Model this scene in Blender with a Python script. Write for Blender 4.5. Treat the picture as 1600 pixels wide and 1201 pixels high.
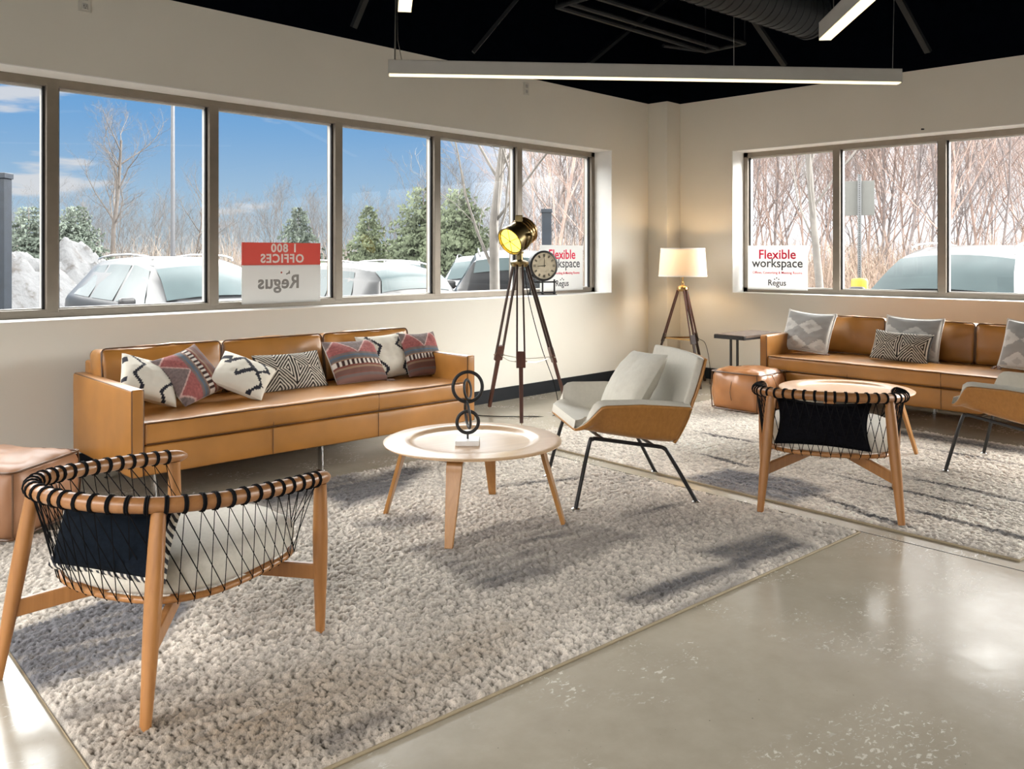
import bpy, bmesh, math, random
import numpy as np
from mathutils import Vector, Matrix, noise
PI = math.pi
for _o in list(bpy.data.objects):
    bpy.data.objects.remove(_o)
scene = bpy.context.scene
COL = scene.collection

# ------------------------------------------------------------------ camera
HEAD = math.radians(44.05)          # heading from +X (along the left wall) towards +Y
cam_d = bpy.data.cameras.new('camera')
cam = bpy.data.objects.new('camera', cam_d)
COL.objects.link(cam)
cam.location = (0, 0, 1.30)
cam.rotation_euler = (PI/2, 0, HEAD - PI/2)
cam_d.sensor_width = 36.0
cam_d.lens = 1350/1600*36
cam_d.shift_y = -(600.5-400)/1600
cam_d.clip_start = 0.02
cam_d.clip_end = 500
scene.camera = cam

# ------------------------------------------------------------------ exposure
scene.view_settings.view_transform = 'Standard'
scene.view_settings.look = 'None'
scene.view_settings.gamma = 1.0
scene.view_settings.use_curve_mapping = False
scene.view_settings.exposure = 0.12

# ------------------------------------------------------------------ sky: blue over the left windows, white haze to the right,
# bright high cloud overhead
# bright cloud band (about 12 to 45 degrees up) by bearing, and the darker zenith
# (SKY_FILL: extra bright sky out of view, added to light the left wall)
SKY_LEFT, SKY_RIGHT, SKY_BACK, SKY_ZENITH, SKY_FILL = 13.0, 12.0, 12.0, 1.5, 36.0
world = bpy.data.worlds.new('world')
scene.world = world
world.use_nodes = True
wn = world.node_tree; wn.nodes.clear()
def WN(t, **k):
    n = wn.nodes.new(t)
    for a, v in k.items(): setattr(n, a, v)
    return n
w_out = WN('ShaderNodeOutputWorld'); w_bg = WN('ShaderNodeBackground')
w_tc = WN('ShaderNodeTexCoord'); w_sep = WN('ShaderNodeSeparateXYZ')
wn.links.new(w_tc.outputs['Generated'], w_sep.inputs[0])
def wmath(op, a, b=None, c=None, clamp=False):
    n = WN('ShaderNodeMath', operation=op, use_clamp=clamp)
    for i, v in enumerate((a, b, c)):
        if v is None: continue
        if isinstance(v, (int, float)): n.inputs[i].default_value = v
        else: wn.links.new(v, n.inputs[i])
    return n.outputs[0]
def wmap(v, a, b, c, d, mode='SMOOTHSTEP'):
    n = WN('ShaderNodeMapRange', interpolation_type=mode)
    wn.links.new(v, n.inputs[0])
    for i, x in enumerate((a, b, c, d)): n.inputs[i+1].default_value = x
    return n.outputs[0]
def wmix(f, a, b):
    n = WN('ShaderNodeMix', data_type='RGBA')
    if isinstance(f, (int, float)): n.inputs[0].default_value = f
    else: wn.links.new(f, n.inputs[0])
    for i, v in ((6, a), (7, b)):
        if isinstance(v, tuple): n.inputs[i].default_value = (*v, 1)
        else: wn.links.new(v, n.inputs[i])
    return n.outputs[2]
zz = w_sep.outputs[2]
blue = wmix(wmap(zz, 0.0, 0.19, 0, 1), (0.42, 0.56, 0.68), (0.14, 0.345, 0.66))
# thin clouds in the blue part
w_map = WN('ShaderNodeMapping'); w_map.inputs['Scale'].default_value = (5.0, 5.0, 26.0)
w_map.inputs['Location'].default_value = (1.3, 0.2, 0.55)
wn.links.new(w_tc.outputs['Generated'], w_map.inputs[0])
w_no = WN('ShaderNodeTexNoise'); w_no.inputs['Scale'].default_value = 1.3; w_no.inputs['Detail'].default_value = 5.0
wn.links.new(w_map.outputs[0], w_no.inputs[0])
blue = wmix(wmap(w_no.outputs[0], 0.60, 0.70, 0, 0.8), blue, (0.72, 0.70, 0.71))
# azimuth: white haze to the right of about 45 degrees
az = wmath('ARCTAN2', w_sep.outputs[1], w_sep.outputs[0])
hor = wmix(wmap(az, math.radians(40), math.radians(50), 1, 0), blue, (1.15, 1.12, 1.17))
rear = wmap(az, math.radians(88), math.radians(120), 0, 1)
hor = wmix(rear, hor, (0.75, 0.75, 0.77))
rear2 = wmap(az, math.radians(-40), math.radians(5), 1, 0)
hor = wmix(rear2, hor, (0.75, 0.75, 0.77))
high = wmap(zz, 0.185, 0.42, 0, 1)
sun_side = wmap(az, math.radians(20), math.radians(75), 1, 0)
front = wmath('MULTIPLY', wmath('SUBTRACT', 1.0, rear), wmath('SUBTRACT', 1.0, rear2))
def grey(v, w=0.0): return (v*(1+w), v, v*(1-w))
top = wmix(sun_side, grey(SKY_LEFT), grey(SKY_RIGHT, 0.02))
top = wmix(front, grey(SKY_BACK, 0.03), top)
fill_zone = wmath('MULTIPLY', wmap(az, math.radians(-95), math.radians(-45), 0, 1), wmap(az, math.radians(-20), math.radians(2), 1, 0))
top = wmix(wmap(zz, 0.62, 0.92, 0, 1), top, grey(SKY_ZENITH, -0.03))
col = wmix(high, hor, top)
col = wmix(wmath('MULTIPLY', fill_zone, wmath('MULTIPLY', wmap(zz, 0.03, 0.24, 0, 1), wmap(zz, 0.62, 0.92, 1, 0))), col, grey(SKY_FILL, 0.03))
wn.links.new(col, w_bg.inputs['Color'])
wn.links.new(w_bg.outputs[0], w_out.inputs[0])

PENDANT_GLOW = 1.7

# ------------------------------------------------------------------ materials
MATS = {}
class NT:
    def __init__(s, name):
        s.m = bpy.data.materials.new(name); s.m.use_nodes = True
        s.t = s.m.node_tree; s.n = s.t.nodes; s.l = s.t.links
        s.b = s.n['Principled BSDF']
        MATS[name] = s.m
    def new(s, t, **k):
        n = s.n.new(t)
        for a, v in k.items(): setattr(n, a, v)
        return n
    def set(s, **k):
        names = dict(color='Base Color', rough='Roughness', metal='Metallic', spec='Specular IOR Level', ior='IOR',
                     emit='Emission Color', emits='Emission Strength', coat='Coat Weight', coatr='Coat Roughness',
                     sheen='Sheen Weight', trans='Transmission Weight', normal='Normal', alpha='Alpha', sss='Subsurface Weight')
        for a, v in k.items():
            i = s.b.inputs[names[a]]
            if isinstance(v, tuple): i.default_value = (*v, 1) if len(v) == 3 else v
            elif isinstance(v, (int, float)): i.default_value = v
            else: s.l.new(v, i)
        return s
    def coord(s, which='Object', scale=(1, 1, 1), rot=(0, 0, 0)):
        tc = s.new('ShaderNodeTexCoord'); mp = s.new('ShaderNodeMapping')
        mp.inputs['Scale'].default_value = scale; mp.inputs['Rotation'].default_value = rot
        s.l.new(tc.outputs[which], mp.inputs[0]); return mp.outputs[0]
    def noise(s, vec, scale, detail=4, rough=0.55, dist=0.0):
        n = s.new('ShaderNodeTexNoise')
        n.inputs['Scale'].default_value = scale; n.inputs['Detail'].default_value = detail
        n.inputs['Roughness'].default_value = rough; n.inputs['Distortion'].default_value = dist
        s.l.new(vec, n.inputs['Vector']); return n.outputs[0]
    def voro(s, vec, scale, feature='F1', out=0):
        n = s.new('ShaderNodeTexVoronoi', feature=feature); n.inputs['Scale'].default_value = scale
        s.l.new(vec, n.inputs['Vector']); return n.outputs[out]
    def ramp(s, fac, stops, mode='LINEAR'):
        n = s.new('ShaderNodeValToRGB'); n.color_ramp.interpolation = mode
        e = n.color_ramp.elements
        while len(e) < len(stops): e.new(0.5)
        for i, (p, c) in enumerate(stops):
            e[i].position = p
            e[i].color = (*c, 1) if isinstance(c, tuple) else (c, c, c, 1)
        s.l.new(fac, n.inputs[0]); return n.outputs[0]
    def mix(s, f, a, b, blend='MIX'):
        n = s.new('ShaderNodeMix', data_type='RGBA', blend_type=blend)
        if isinstance(f, (int, float)): n.inputs[0].default_value = f
        else: s.l.new(f, n.inputs[0])
        for i, v in ((6, a), (7, b)):
            if isinstance(v, tuple): n.inputs[i].default_value = (*v, 1)
            else: s.l.new(v, n.inputs[i])
        return n.outputs[2]
    def math(s, op, a, b=0.0, clamp=False):
        n = s.new('ShaderNodeMath', operation=op, use_clamp=clamp)
        for i, v in enumerate((a, b)):
            if isinstance(v, (int, float)): n.inputs[i].default_value = v
            else: s.l.new(v, n.inputs[i])
        return n.outputs[0]
    def bump(s, h, strength=0.3, dist=0.01):
        n = s.new('ShaderNodeBump'); n.inputs['Strength'].default_value = strength; n.inputs['Distance'].default_value = dist
        s.l.new(h, n.inputs['Height']); s.l.new(n.outputs[0], s.b.inputs['Normal']); return s

def plain(name, color, rough=0.5, metal=0.0, spec=0.5, var=0.08, vscale=12, bump=0.0, bscale=200, **k):
    t = NT(name)
    v = t.coord('Object')
    n = t.noise(v, vscale, 3)
    lo = tuple(max(0, c*(1-var)) for c in color); hi = tuple(min(1, c*(1+var)) for c in color)
    t.set(color=t.ramp(n, [(0.3, lo), (0.7, hi)]), rough=rough, metal=metal, spec=spec, **k)
    if bump: t.bump(t.noise(v, bscale, 3), bump, 0.004)
    return t.m

# painted plasterboard, warm off-white; black above the picture line
plain('wall_paint', (0.735, 0.71, 0.64), 0.92, spec=0.2, var=0.02, vscale=1.5, bump=0.05, bscale=90)
plain('black_paint', (0.002, 0.003, 0.0055), 0.95, spec=0.0, var=0.2)
plain('black_ceiling_metal', (0.010, 0.012, 0.014), 0.6, spec=0.3, var=0.2)
plain('baseboard_rubber', (0.006, 0.008, 0.011), 0.6, var=0.1, spec=0.2)
plain('white_jamb', (0.84, 0.83, 0.80), 0.6, var=0.02)
plain('bronze_frame', (0.25, 0.215, 0.175), 0.36, metal=0.4, var=0.06)
plain('gasket', (0.012, 0.012, 0.014), 0.6)
plain('alu_bead', (0.60, 0.58, 0.54), 0.4, metal=0.3)
plain('fixture_white', (0.50, 0.49, 0.46), 0.45, var=0.03)
plain('black_metal', (0.012, 0.012, 0.013), 0.38, var=0.15)
plain('iron_black', (0.012, 0.012, 0.013), 0.5, var=0.2, bump=0.1)
plain('chrome', (0.62, 0.62, 0.62), 0.15, metal=1.0, var=0.03)
plain('brass_old', (0.25, 0.195, 0.095), 0.3, metal=1.0, var=0.25, vscale=20)
plain('brass', (0.55, 0.36, 0.17), 0.25, metal=1.0, var=0.1)
plain('nickel', (0.55, 0.52, 0.45), 0.3, metal=1.0)
plain('cord_black', (0.006, 0.006, 0.007), 0.8, var=0.2, spec=0.1)
plain('white_plastic', (0.62, 0.60, 0.54), 0.4, var=0.03)
plain('marble', (0.84, 0.83, 0.81), 0.25, var=0.05, vscale=40)
plain('upholstery_greige', (0.66, 0.625, 0.545), 0.85, spec=0.25, var=0.03, vscale=60, bump=0.15, bscale=900, sheen=0.15)
plain('cushion_greige', (0.62, 0.59, 0.51), 0.88, spec=0.2, var=0.03, vscale=60, bump=0.15, bscale=900, sheen=0.2)
plain('seat_linen', (0.66, 0.62, 0.54), 0.9, spec=0.2, var=0.05, vscale=90, bump=0.2, bscale=700, sheen=0.2)
plain('navy_cloth', (0.0045, 0.0075, 0.0125), 0.95, spec=0.1, var=0.3, vscale=90, bump=0.2, bscale=600)
plain('black_cloth', (0.006, 0.006, 0.008), 1.0, spec=0.05, var=0.3, vscale=90, bump=0.2, bscale=600)
plain('clock_face', (0.52, 0.46, 0.34), 0.6, var=0.2, vscale=9)
plain('ink_black', (0.015, 0.014, 0.015), 0.6)
plain('side_table_top', (0.095, 0.062, 0.042), 0.6, spec=0.25, var=0.3, vscale=30)
plain('sign_grey_ink', (0.25, 0.24, 0.23), 0.5)
plain('sign_dark_ink', (0.035, 0.035, 0.045), 0.5)

def wood(name, c1, c2, rough=0.4, along=2, scale=9, coat=0.1):
    t = NT(name)
    sc = [14, 14, 14]; sc[along] = 0.6
    v = t.coord('Object', tuple(sc))
    n = t.noise(v, scale/3, 6, 0.6, 0.6)
    n2 = t.noise(t.coord('Object', (1, 1, 1)), 3, 2)
    c = t.ramp(n, [(0.28, c1), (0.72, c2)])
    c = t.mix(t.math('MULTIPLY', n2, 0.35), c, c1)
    t.set(color=c, rough=rough, coat=coat, coatr=0.25)
    t.bump(n, 0.06, 0.002)
    return t.m
wood('oak_leg', (0.30, 0.125, 0.034), (0.43, 0.195, 0.058), 0.38, along=2)
wood('oak_rail', (0.29, 0.125, 0.042), (0.42, 0.20, 0.075), 0.34, along=0)
wood('ply_panel', (0.38, 0.165, 0.036), (0.50, 0.23, 0.056), 0.4, along=2, scale=14)
wood('ply_edge', (0.62, 0.40, 0.20), (0.72, 0.49, 0.27), 0.4, along=0)
wood('table_leg_wood', (0.34, 0.155, 0.040), (0.46, 0.225, 0.066), 0.36, along=2)
wood('table_top_wood', (0.50, 0.315, 0.175), (0.62, 0.42, 0.25), 0.30, along=0, scale=5, coat=0.35)
wood('table_top_amber', (0.50, 0.27, 0.12), (0.62, 0.37, 0.19), 0.30, along=0, scale=5, coat=0.35)
wood('walnut_dark', (0.022, 0.010, 0.007), (0.05, 0.021, 0.013), 0.35, along=2)
wood('mahogany', (0.055, 0.017, 0.010), (0.11, 0.036, 0.021), 0.33, along=2)

def leather(name, c, rough=0.36, crease=0.25):
    t = NT(name)
    v = t.coord('Object')
    n = t.noise(v, 3.5, 3, 0.5)
    d = tuple(x*0.80 for x in c); l = tuple(min(1, x*1.14) for x in c)
    t.set(color=t.ramp(n, [(0.3, d), (0.7, l)]), spec=0.5)
    t.set(rough=rough, coat=0.15, coatr=0.3)
    t.bump(t.math('ADD', t.math('MULTIPLY', t.noise(v, 260, 2), 0.10), t.math('MULTIPLY', t.noise(v, 8, 3, 0.5), crease*2.5)), 0.25, 0.010)
    return t.m
leather('leather_tan', (0.39, 0.170, 0.036), 0.33, 0.10)
leather('leather_seam', (0.10, 0.042, 0.014))
leather('leather_pouf', (0.44, 0.19, 0.072), 0.32, 0.5)
leather('leather_pouf_dusty', (0.35, 0.170, 0.085), 0.5, 0.3)

# polished concrete
t = NT('polished_concrete')
v = t.coord('Object')
n1 = t.noise(v, 0.9, 6, 0.6, 0.3); n2 = t.noise(v, 7, 6, 0.65)
c = t.ramp(n1, [(0.3, (0.315, 0.275, 0.21)), (0.7, (0.415, 0.37, 0.295))])
c = t.mix(0.35, c, t.ramp(n2, [(0.3, (0.27, 0.245, 0.20)), (0.7, (0.43, 0.40, 0.335))]))
pits = t.ramp(t.voro(v, 26), [(0.0, 1.0), (0.035, 1.0), (0.06, 0.0)])
pm = t.math('MULTIPLY', pits, t.ramp(t.noise(v, 2.2, 2), [(0.5, 0.0), (0.62, 1.0)]))
c = t.mix(pm, c, (0.07, 0.065, 0.06))
# chalky scuffs, in loose patches
sc = t.ramp(t.noise(t.coord('Object', (30, 46, 1), (0, 0, 0.6)), 1.3, 3, 0.6, 1.0), [(0.56, 0.0), (0.66, 0.9)])
sm = t.math('MULTIPLY', sc, t.ramp(t.noise(v, 2.9, 3, 0.5, 0.5), [(0.50, 0.0), (0.64, 0.75)]))
c = t.mix(sm, c, (0.62, 0.59, 0.53))
t.set(color=c, spec=0.6, ior=1.5)
r = t.ramp(t.noise(v, 3.2, 5, 0.6), [(0.3, 0.13), (0.7, 0.24)])
t.set(rough=t.mix(sm, r, (0.5, 0.5, 0.5)))
t.bump(t.math('ADD', t.noise(v, 5, 4), t.math('MULTIPLY', t.noise(v, 60, 3), 0.05)), 0.05, 0.02)

# colour-attribute cloth (printed / woven patterns)
def attr_cloth(name, rough=0.95, bump=0.25, bscale=500, fine=0.0):
    t = NT(name)
    a = t.new('ShaderNodeAttribute'); a.attribute_name = 'col'
    col = a.outputs['Color']
    v = t.coord('Object')
    if fine:
        n = t.noise(v, 260, 2)
        col = t.mix(fine, col, t.ramp(n, [(0.3, 0.15), (0.7, 1.0)]), 'MULTIPLY')
    t.set(color=col, rough=rough, spec=0.15, sheen=0.1)
    t.bump(t.noise(v, bscale, 3), bump, 0.004)
    return t.m
attr_cloth('woven_cloth')
attr_cloth('rug_pile', 1.0, 0.6, 220, 0.25)
plain('rug_binding', (0.30, 0.24, 0.15), 0.8, var=0.1)

# window glass: clear pane, reflections by its own Fresnel
t = NT('window_glass')
t.n.remove(t.b)
gl = t.new('ShaderNodeBsdfGlossy'); gl.inputs['Roughness'].default_value = 0.0
tr = t.new('ShaderNodeBsdfTransparent'); tr.inputs['Color'].default_value = (0.98, 0.99, 0.985, 1)
fr = t.new('ShaderNodeFresnel'); fr.inputs['IOR'].default_value = 1.30
ge = t.new('ShaderNodeNewGeometry')          # a thin pane: reflect at the outer surface met first, never trap light inside
mx = t.new('ShaderNodeMixShader')
t.l.new(t.math('MULTIPLY', fr.outputs[0], t.math('SUBTRACT', 1.0, ge.outputs['Backfacing'])), mx.inputs[0]); t.l.new(tr.outputs[0], mx.inputs[1]); t.l.new(gl.outputs[0], mx.inputs[2])
t.l.new(mx.outputs[0], t.n['Material Output'].inputs[0])

def glow(name, color, strength):
    t = NT(name); t.set(color=(0.8, 0.8, 0.8), emit=color, emits=strength); return t.m
glow('pendant_glow', (1.0, 0.80, 0.43), PENDANT_GLOW)
glow('bulb_glow', (1.0, 0.66, 0.34), 190.0)
t = NT('amber_lens'); t.set(color=(0.75, 0.55, 0.08), rough=0.3, emit=(1.0, 0.74, 0.075), emits=3.6)
t.bump(t.voro(t.coord('Object'), 60), 0.4, 0.01)
# linen shade: lets the bulb through
t = NT('shade_linen'); t.n.remove(t.b)
df = t.new('ShaderNodeBsdfDiffuse'); df.inputs[0].default_value = (0.86, 0.83, 0.77, 1)
tl = t.new('ShaderNodeBsdfTranslucent'); tl.inputs[0].default_value = (0.78, 0.72, 0.62, 1)
mx = t.new('ShaderNodeMixShader'); mx.inputs[0].default_value = 0.45
t.l.new(df.outputs[0], mx.inputs[1]); t.l.new(tl.outputs[0], mx.inputs[2]); t.l.new(mx.outputs[0], t.n['Material Output'].inputs[0])

# outdoors
t = NT('lot_ground')
v = t.coord('Object')
n = t.noise(v, 0.35, 5, 0.6); n2 = t.noise(v, 5, 4)
c = t.ramp(n, [(0.40, (0.020, 0.020, 0.021)), (0.60, (0.050, 0.051, 0.053))])
c = t.mix(0.4, c, t.ramp(n2, [(0.3, (0.020, 0.020, 0.021)), (0.7, (0.046, 0.047, 0.049))]))
t.set(color=c, rough=0.8, spec=0.2)
t = NT('snow')
v = t.coord('Object')
n = t.noise(v, 1.6, 6, 0.7)
t.set(color=t.ramp(n, [(0.38, (0.030, 0.026, 0.024)), (0.50, (0.072, 0.074, 0.078))]), rough=0.8)
t.bump(t.noise(v, 2.0, 5), 0.6, 0.3)
plain('bark_grey', (0.1674, 0.1439, 0.1407), 0.9, var=0.3, vscale=3)
plain('bark_pale', (0.1485, 0.1361, 0.1238), 0.9, var=0.25, vscale=4)
plain('bark_tan', (0.288, 0.2124, 0.1836), 0.9, var=0.3, vscale=3)
plain('brush_tan', (0.2576, 0.1932, 0.1512), 0.95, var=0.25, vscale=0.8)
plain('needles', (0.1114, 0.1361, 0.0825), 0.85, var=0.45, vscale=1.5)
plain('needles_blue', (0.097, 0.1196, 0.097), 0.85, var=0.4, vscale=1.5)
plain('paint_silver', (0.0135, 0.0145, 0.0165), 0.35, var=0.02, coat=0.15, coatr=0.1, spec=0.25)
plain('paint_white', (0.042, 0.043, 0.045), 0.35, var=0.02, coat=0.15, coatr=0.1, spec=0.25)
plain('paint_grey', (0.012, 0.014, 0.017), 0.3, var=0.02, coat=0.15, coatr=0.1, spec=0.25)
plain('paint_dark', (0.006, 0.007, 0.009), 0.3, var=0.02, coat=0.15, coatr=0.1, spec=0.25)
plain('car_glass', (0.048, 0.066, 0.070), 0.25, var=0.15, vscale=2, spec=0.15)
plain('car_trim', (0.02, 0.02, 0.022), 0.5)
plain('tyre', (0.02, 0.02, 0.02), 0.8)
plain('tail_red', (0.33, 0.018, 0.042), 0.25)
plain('lens_clear', (0.22, 0.224, 0.232), 0.15)
plain('pole_grey', (0.09, 0.093, 0.102), 0.5, metal=0.3)
plain('post_navy', (0.0175, 0.025, 0.0375), 0.5, var=0.2)
plain('galvanised', (0.1575, 0.1645, 0.175), 0.45, metal=0.5, var=0.1)
plain('sign_back_alu', (0.12, 0.122, 0.116), 0.6, var=0.03)
plain('yellow_paint', (0.48, 0.288, 0.018), 0.5, var=0.05)
plain('dusk_concrete', (0.35, 0.33, 0.30), 0.8)

t = NT('frill_stripe')
v = t.coord('Object')
w = t.new('ShaderNodeTexWave', wave_type='BANDS', bands_direction='DIAGONAL'); w.inputs['Scale'].default_value = 22; w.inputs['Distortion'].default_value = 2.0
t.l.new(v, w.inputs[0])
t.set(color=t.ramp(w.outputs[0], [(0.42, (0.62, 0.58, 0.50)), (0.52, (0.03, 0.03, 0.035))]), rough=0.95)

def board(name, c, through=0.55):
    """thin corrugated plastic that lets daylight glow through"""
    t = NT(name); t.n.remove(t.b)
    df = t.new('ShaderNodeBsdfDiffuse'); df.inputs[0].default_value = (*c, 1)
    tl = t.new('ShaderNodeBsdfTranslucent'); tl.inputs[0].default_value = (*c, 1)
    mx = t.new('ShaderNodeMixShader'); mx.inputs[0].default_value = through
    t.l.new(df.outputs[0], mx.inputs[1]); t.l.new(tl.outputs[0], mx.inputs[2]); t.l.new(mx.outputs[0], t.n['Material Output'].inputs[0])
board('sign_white', (0.80, 0.80, 0.79), 0.4); board('sign_red', (0.62, 0.17, 0.145), 0.4); board('sign_back_print', (0.66, 0.65, 0.63), 0.4)
board('sign_pink_ink', (0.85, 0.05, 0.12), 0.3)
plain('bark_far', (0.080, 0.070, 0.064), 0.9, var=0.3, vscale=3)
plain('brush_far', (0.20, 0.165, 0.135), 0.95, var=0.3, vscale=0.8)

# ------------------------------------------------------------------ geometry helpers
def V(*a): return Vector(a)
class G:
    """collects shapes for ONE mesh"""
    def __init__(s): s.v = []; s.f = []; s.mi = []; s.uv = None
    def add(s, vs, fs, mi=0):
        k = len(s.v)
        s.v += [tuple(p) for p in vs]
        s.f += [tuple(i+k for i in f) for f in fs]
        s.mi += [mi]*len(fs)
        return s
    def box(s, c, d, rz=0.0, M=None, mi=0):
        x, y, z = (q/2 for q in d)
        vs = [V(sx*x, sy*y, sz*z) for sz in (-1, 1) for sy in (-1, 1) for sx in (-1, 1)]
        R = M if M is not None else Matrix.Rotation(rz, 3, 'Z')
        vs = [R @ p + Vector(c) for p in vs]
        return s.add(vs, [(0, 2, 3, 1), (4, 5, 7, 6), (0, 1, 5, 4), (2, 6, 7, 3), (0, 4, 6, 2), (1, 3, 7, 5)], mi)
    def span(s, lo, hi, mi=0):
        return s.box([(a+b)/2 for a, b in zip(lo, hi)], [abs(b-a) for a, b in zip(lo, hi)], mi=mi)
    def bar(s, p, q, w, h, upv=(0, 0, 1), mi=0, w2=None, h2=None):
        """rectangular bar from p to q, w across, h along the up side"""
        p, q = Vector(p), Vector(q); d = (q-p).normalized(); u = Vector(upv)
        a = d.cross(u).normalized(); b = a.cross(d).normalized()
        w2 = w if w2 is None else w2; h2 = h if h2 is None else h2
        vs = []
        for c, ww, hh in ((p, w, h), (q, w2, h2)):
            vs += [c-a*ww/2-b*hh/2, c+a*ww/2-b*hh/2, c+a*ww/2+b*hh/2, c-a*ww/2+b*hh/2]
        return s.add(vs, [(3, 2, 1, 0), (4, 5, 6, 7), (0, 1, 5, 4), (1, 2, 6, 5), (2, 3, 7, 6), (3, 0, 4, 7)], mi)
    def tube(s, pts, r, n=8, closed=False, caps=True, mi=0, sx=1.0, up=None):
        """round tube through pts; r one radius or one per point; sx squashes it sideways"""
        P = [Vector(p) for p in pts]; m = len(P)
        R = [r]*m if isinstance(r, (int, float)) else list(r)
        T = []
        for i in range(m):
            a = P[(i-1) % m] if (closed or i > 0) else P[i]
            b = P[(i+1) % m] if (closed or i < m-1) else P[i]
            t = (b-a); T.append(t.normalized() if t.length > 1e-9 else V(0, 0, 1))
        u = Vector(up) if up is not None else (V(0, 0, 1) if abs(T[0].z) < 0.9 else V(1, 0, 0))
        a = T[0].cross(u).normalized()
        vs = []
        for i in range(m):
            t = T[i]
            a = (a - t*a.dot(t))
            a = a.normalized() if a.length > 1e-6 else t.orthogonal().normalized()
            b = t.cross(a)
            for k in range(n):
                an = 2*PI*k/n
                vs.append(P[i] + (a*math.cos(an)*sx + b*math.sin(an))*R[i])
        fs = []
        for i in range(m if closed else m-1):
            j = (i+1) % m
            for k in range(n):
                l = (k+1) % n
                fs.append((i*n+k, i*n+l, j*n+l, j*n+k))
        if caps and not closed:
            fs.append(tuple(range(n-1, -1, -1))); fs.append(tuple((m-1)*n+k for k in range(n)))
        return s.add(vs, fs, mi)
    def lathe(s, prof, n=32, c=(0, 0, 0), M=None, mi=0, close=False):
        """prof: (radius, z) pairs"""
        M = M or Matrix.Identity(3); c = Vector(c); m = len(prof); vs = []
        for r, z in prof:
            for k in range(n):
                a = 2*PI*k/n
                vs.append(M @ V(r*math.cos(a), r*math.sin(a), z) + c)
        fs = []
        for i in range(m if close else m-1):
            j = (i+1) % m
            for k in range(n):
                l = (k+1) % n
                fs.append((i*n+k, i*n+l, j*n+l, j*n+k))
        if not close:
            if prof[0][0] > 1e-5: fs.append(tuple(range(n-1, -1, -1)))
            if prof[-1][0] > 1e-5: fs.append(tuple((m-1)*n+k for k in range(n)))
        return s.add(vs, fs, mi)
    def grid(s, rows, mi=0, closed=False):
        n = len(rows[0]); vs = [p for r in rows for p in r]; fs = []
        for i in range(len(rows)-1):
            for k in range(n if closed else n-1):
                l = (k+1) % n
                fs.append((i*n+k, i*n+l, (i+1)*n+l, (i+1)*n+k))
        return s.add(vs, fs, mi)
    def prism(s, poly, ax, lo, hi, mi=0):
        """poly: 2-D outline; ax: axis of extrusion 0/1/2"""
        def p3(a, b, t): return {0: (t, a, b), 1: (a, t, b), 2: (a, b, t)}[ax]
        n = len(poly)
        vs = [p3(a, b, lo) for a, b in poly] + [p3(a, b, hi) for a, b in poly]
        fs = [tuple(range(n-1, -1, -1)), tuple(range(n, 2*n))] + [(i, (i+1) % n, n+(i+1) % n, n+i) for i in range(n)]
        return s.add(vs, fs, mi)

def catmull(pts, k=8, closed=False):
    P = [Vector(p) for p in pts]; n = len(P); out = []
    for i in range(n if closed else n-1):
        if closed: a, b, c, d = P[(i-1) % n], P[i], P[(i+1) % n], P[(i+2) % n]
        else: a, b, c, d = P[max(i-1, 0)], P[i], P[i+1], P[min(i+2, n-1)]
        for j in range(k):
            t = j/k
            out.append(0.5*((2*b) + (c-a)*t + (2*a-5*b+4*c-d)*t*t + (3*b-a-3*c+d)*t**3))
    if not closed: out.append(P[-1])
    return out

def resample(pts, n):
    P = [Vector(p) for p in pts]; L = [0.0]
    for a, b in zip(P, P[1:]): L.append(L[-1] + (b-a).length)
    out = []; j = 0
    for i in range(n):
        t = L[-1]*i/(n-1)
        while j < len(L)-2 and L[j+1] < t: j += 1
        f = (t-L[j])/max(1e-9, L[j+1]-L[j])
        out.append(P[j].lerp(P[j+1], min(1, f)))
    return out

def link(name, mesh, mats, parent=None, loc=None):
    o = bpy.data.objects.new(name, mesh)
    COL.objects.link(o)
    for m in (mats if isinstance(mats, (list, tuple)) else [mats]):
        mesh.materials.append(MATS[m] if isinstance(m, str) else m)
    if parent is not None: o.parent = parent
    if loc is not None: o.location = loc
    return o

def obj(name, g, mats, parent=None, loc=None, smooth=35, bevel=0.0, seg=2, sub=0, solid=None, fix=True):
    me = bpy.data.meshes.new(name)
    me.from_pydata(g.v, [], g.f)
    if max(g.mi, default=0) > 0: me.polygons.foreach_set('material_index', g.mi)
    if fix:
        b = bmesh.new(); b.from_mesh(me)
        bmesh.ops.recalc_face_normals(b, faces=b.faces); b.to_mesh(me); b.free()
    if smooth:
        me.shade_smooth(); me.set_sharp_from_angle(angle=math.radians(smooth))
    o = link(name, me, mats, parent, loc)
    if solid is not None:
        m = o.modifiers.new('solidify', 'SOLIDIFY'); m.thickness = abs(solid); m.offset = 1 if solid > 0 else -1
    if bevel:
        m = o.modifiers.new('bevel', 'BEVEL'); m.width = bevel; m.segments = seg; m.limit_method = 'ANGLE'; m.angle_limit = math.radians(40)
        m.harden_normals = False
    if sub:
        m = o.modifiers.new('sub', 'SUBSURF'); m.levels = sub; m.render_levels = sub
    return o

def tag(o, label=None, cat=None, group=None, kind=None):
    if label: o['label'] = label
    if cat: o['category'] = cat
    if group: o['group'] = group
    if kind: o['kind'] = kind
    return o
def thing(name, loc, rz, label, cat, group=None):
    o = bpy.data.objects.new(name, None); COL.objects.link(o)
    o.empty_display_size = 0.1
    o.location = loc; o.rotation_euler = (0, 0, rz)
    return tag(o, label, cat, group)
def kids(o): return [c for c in bpy.data.objects if c.parent == o]
def dup(root, loc, rz, label, group=None):
    def cp(o, parent):
        c = o.copy(); COL.objects.link(c); c.parent = parent
        for ch in kids(o): cp(ch, c)
        return c
    r = cp(root, None); r.location = loc; r.rotation_euler = (0, 0, rz)
    r['label'] = label
    if group: r['group'] = group
    return r

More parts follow.
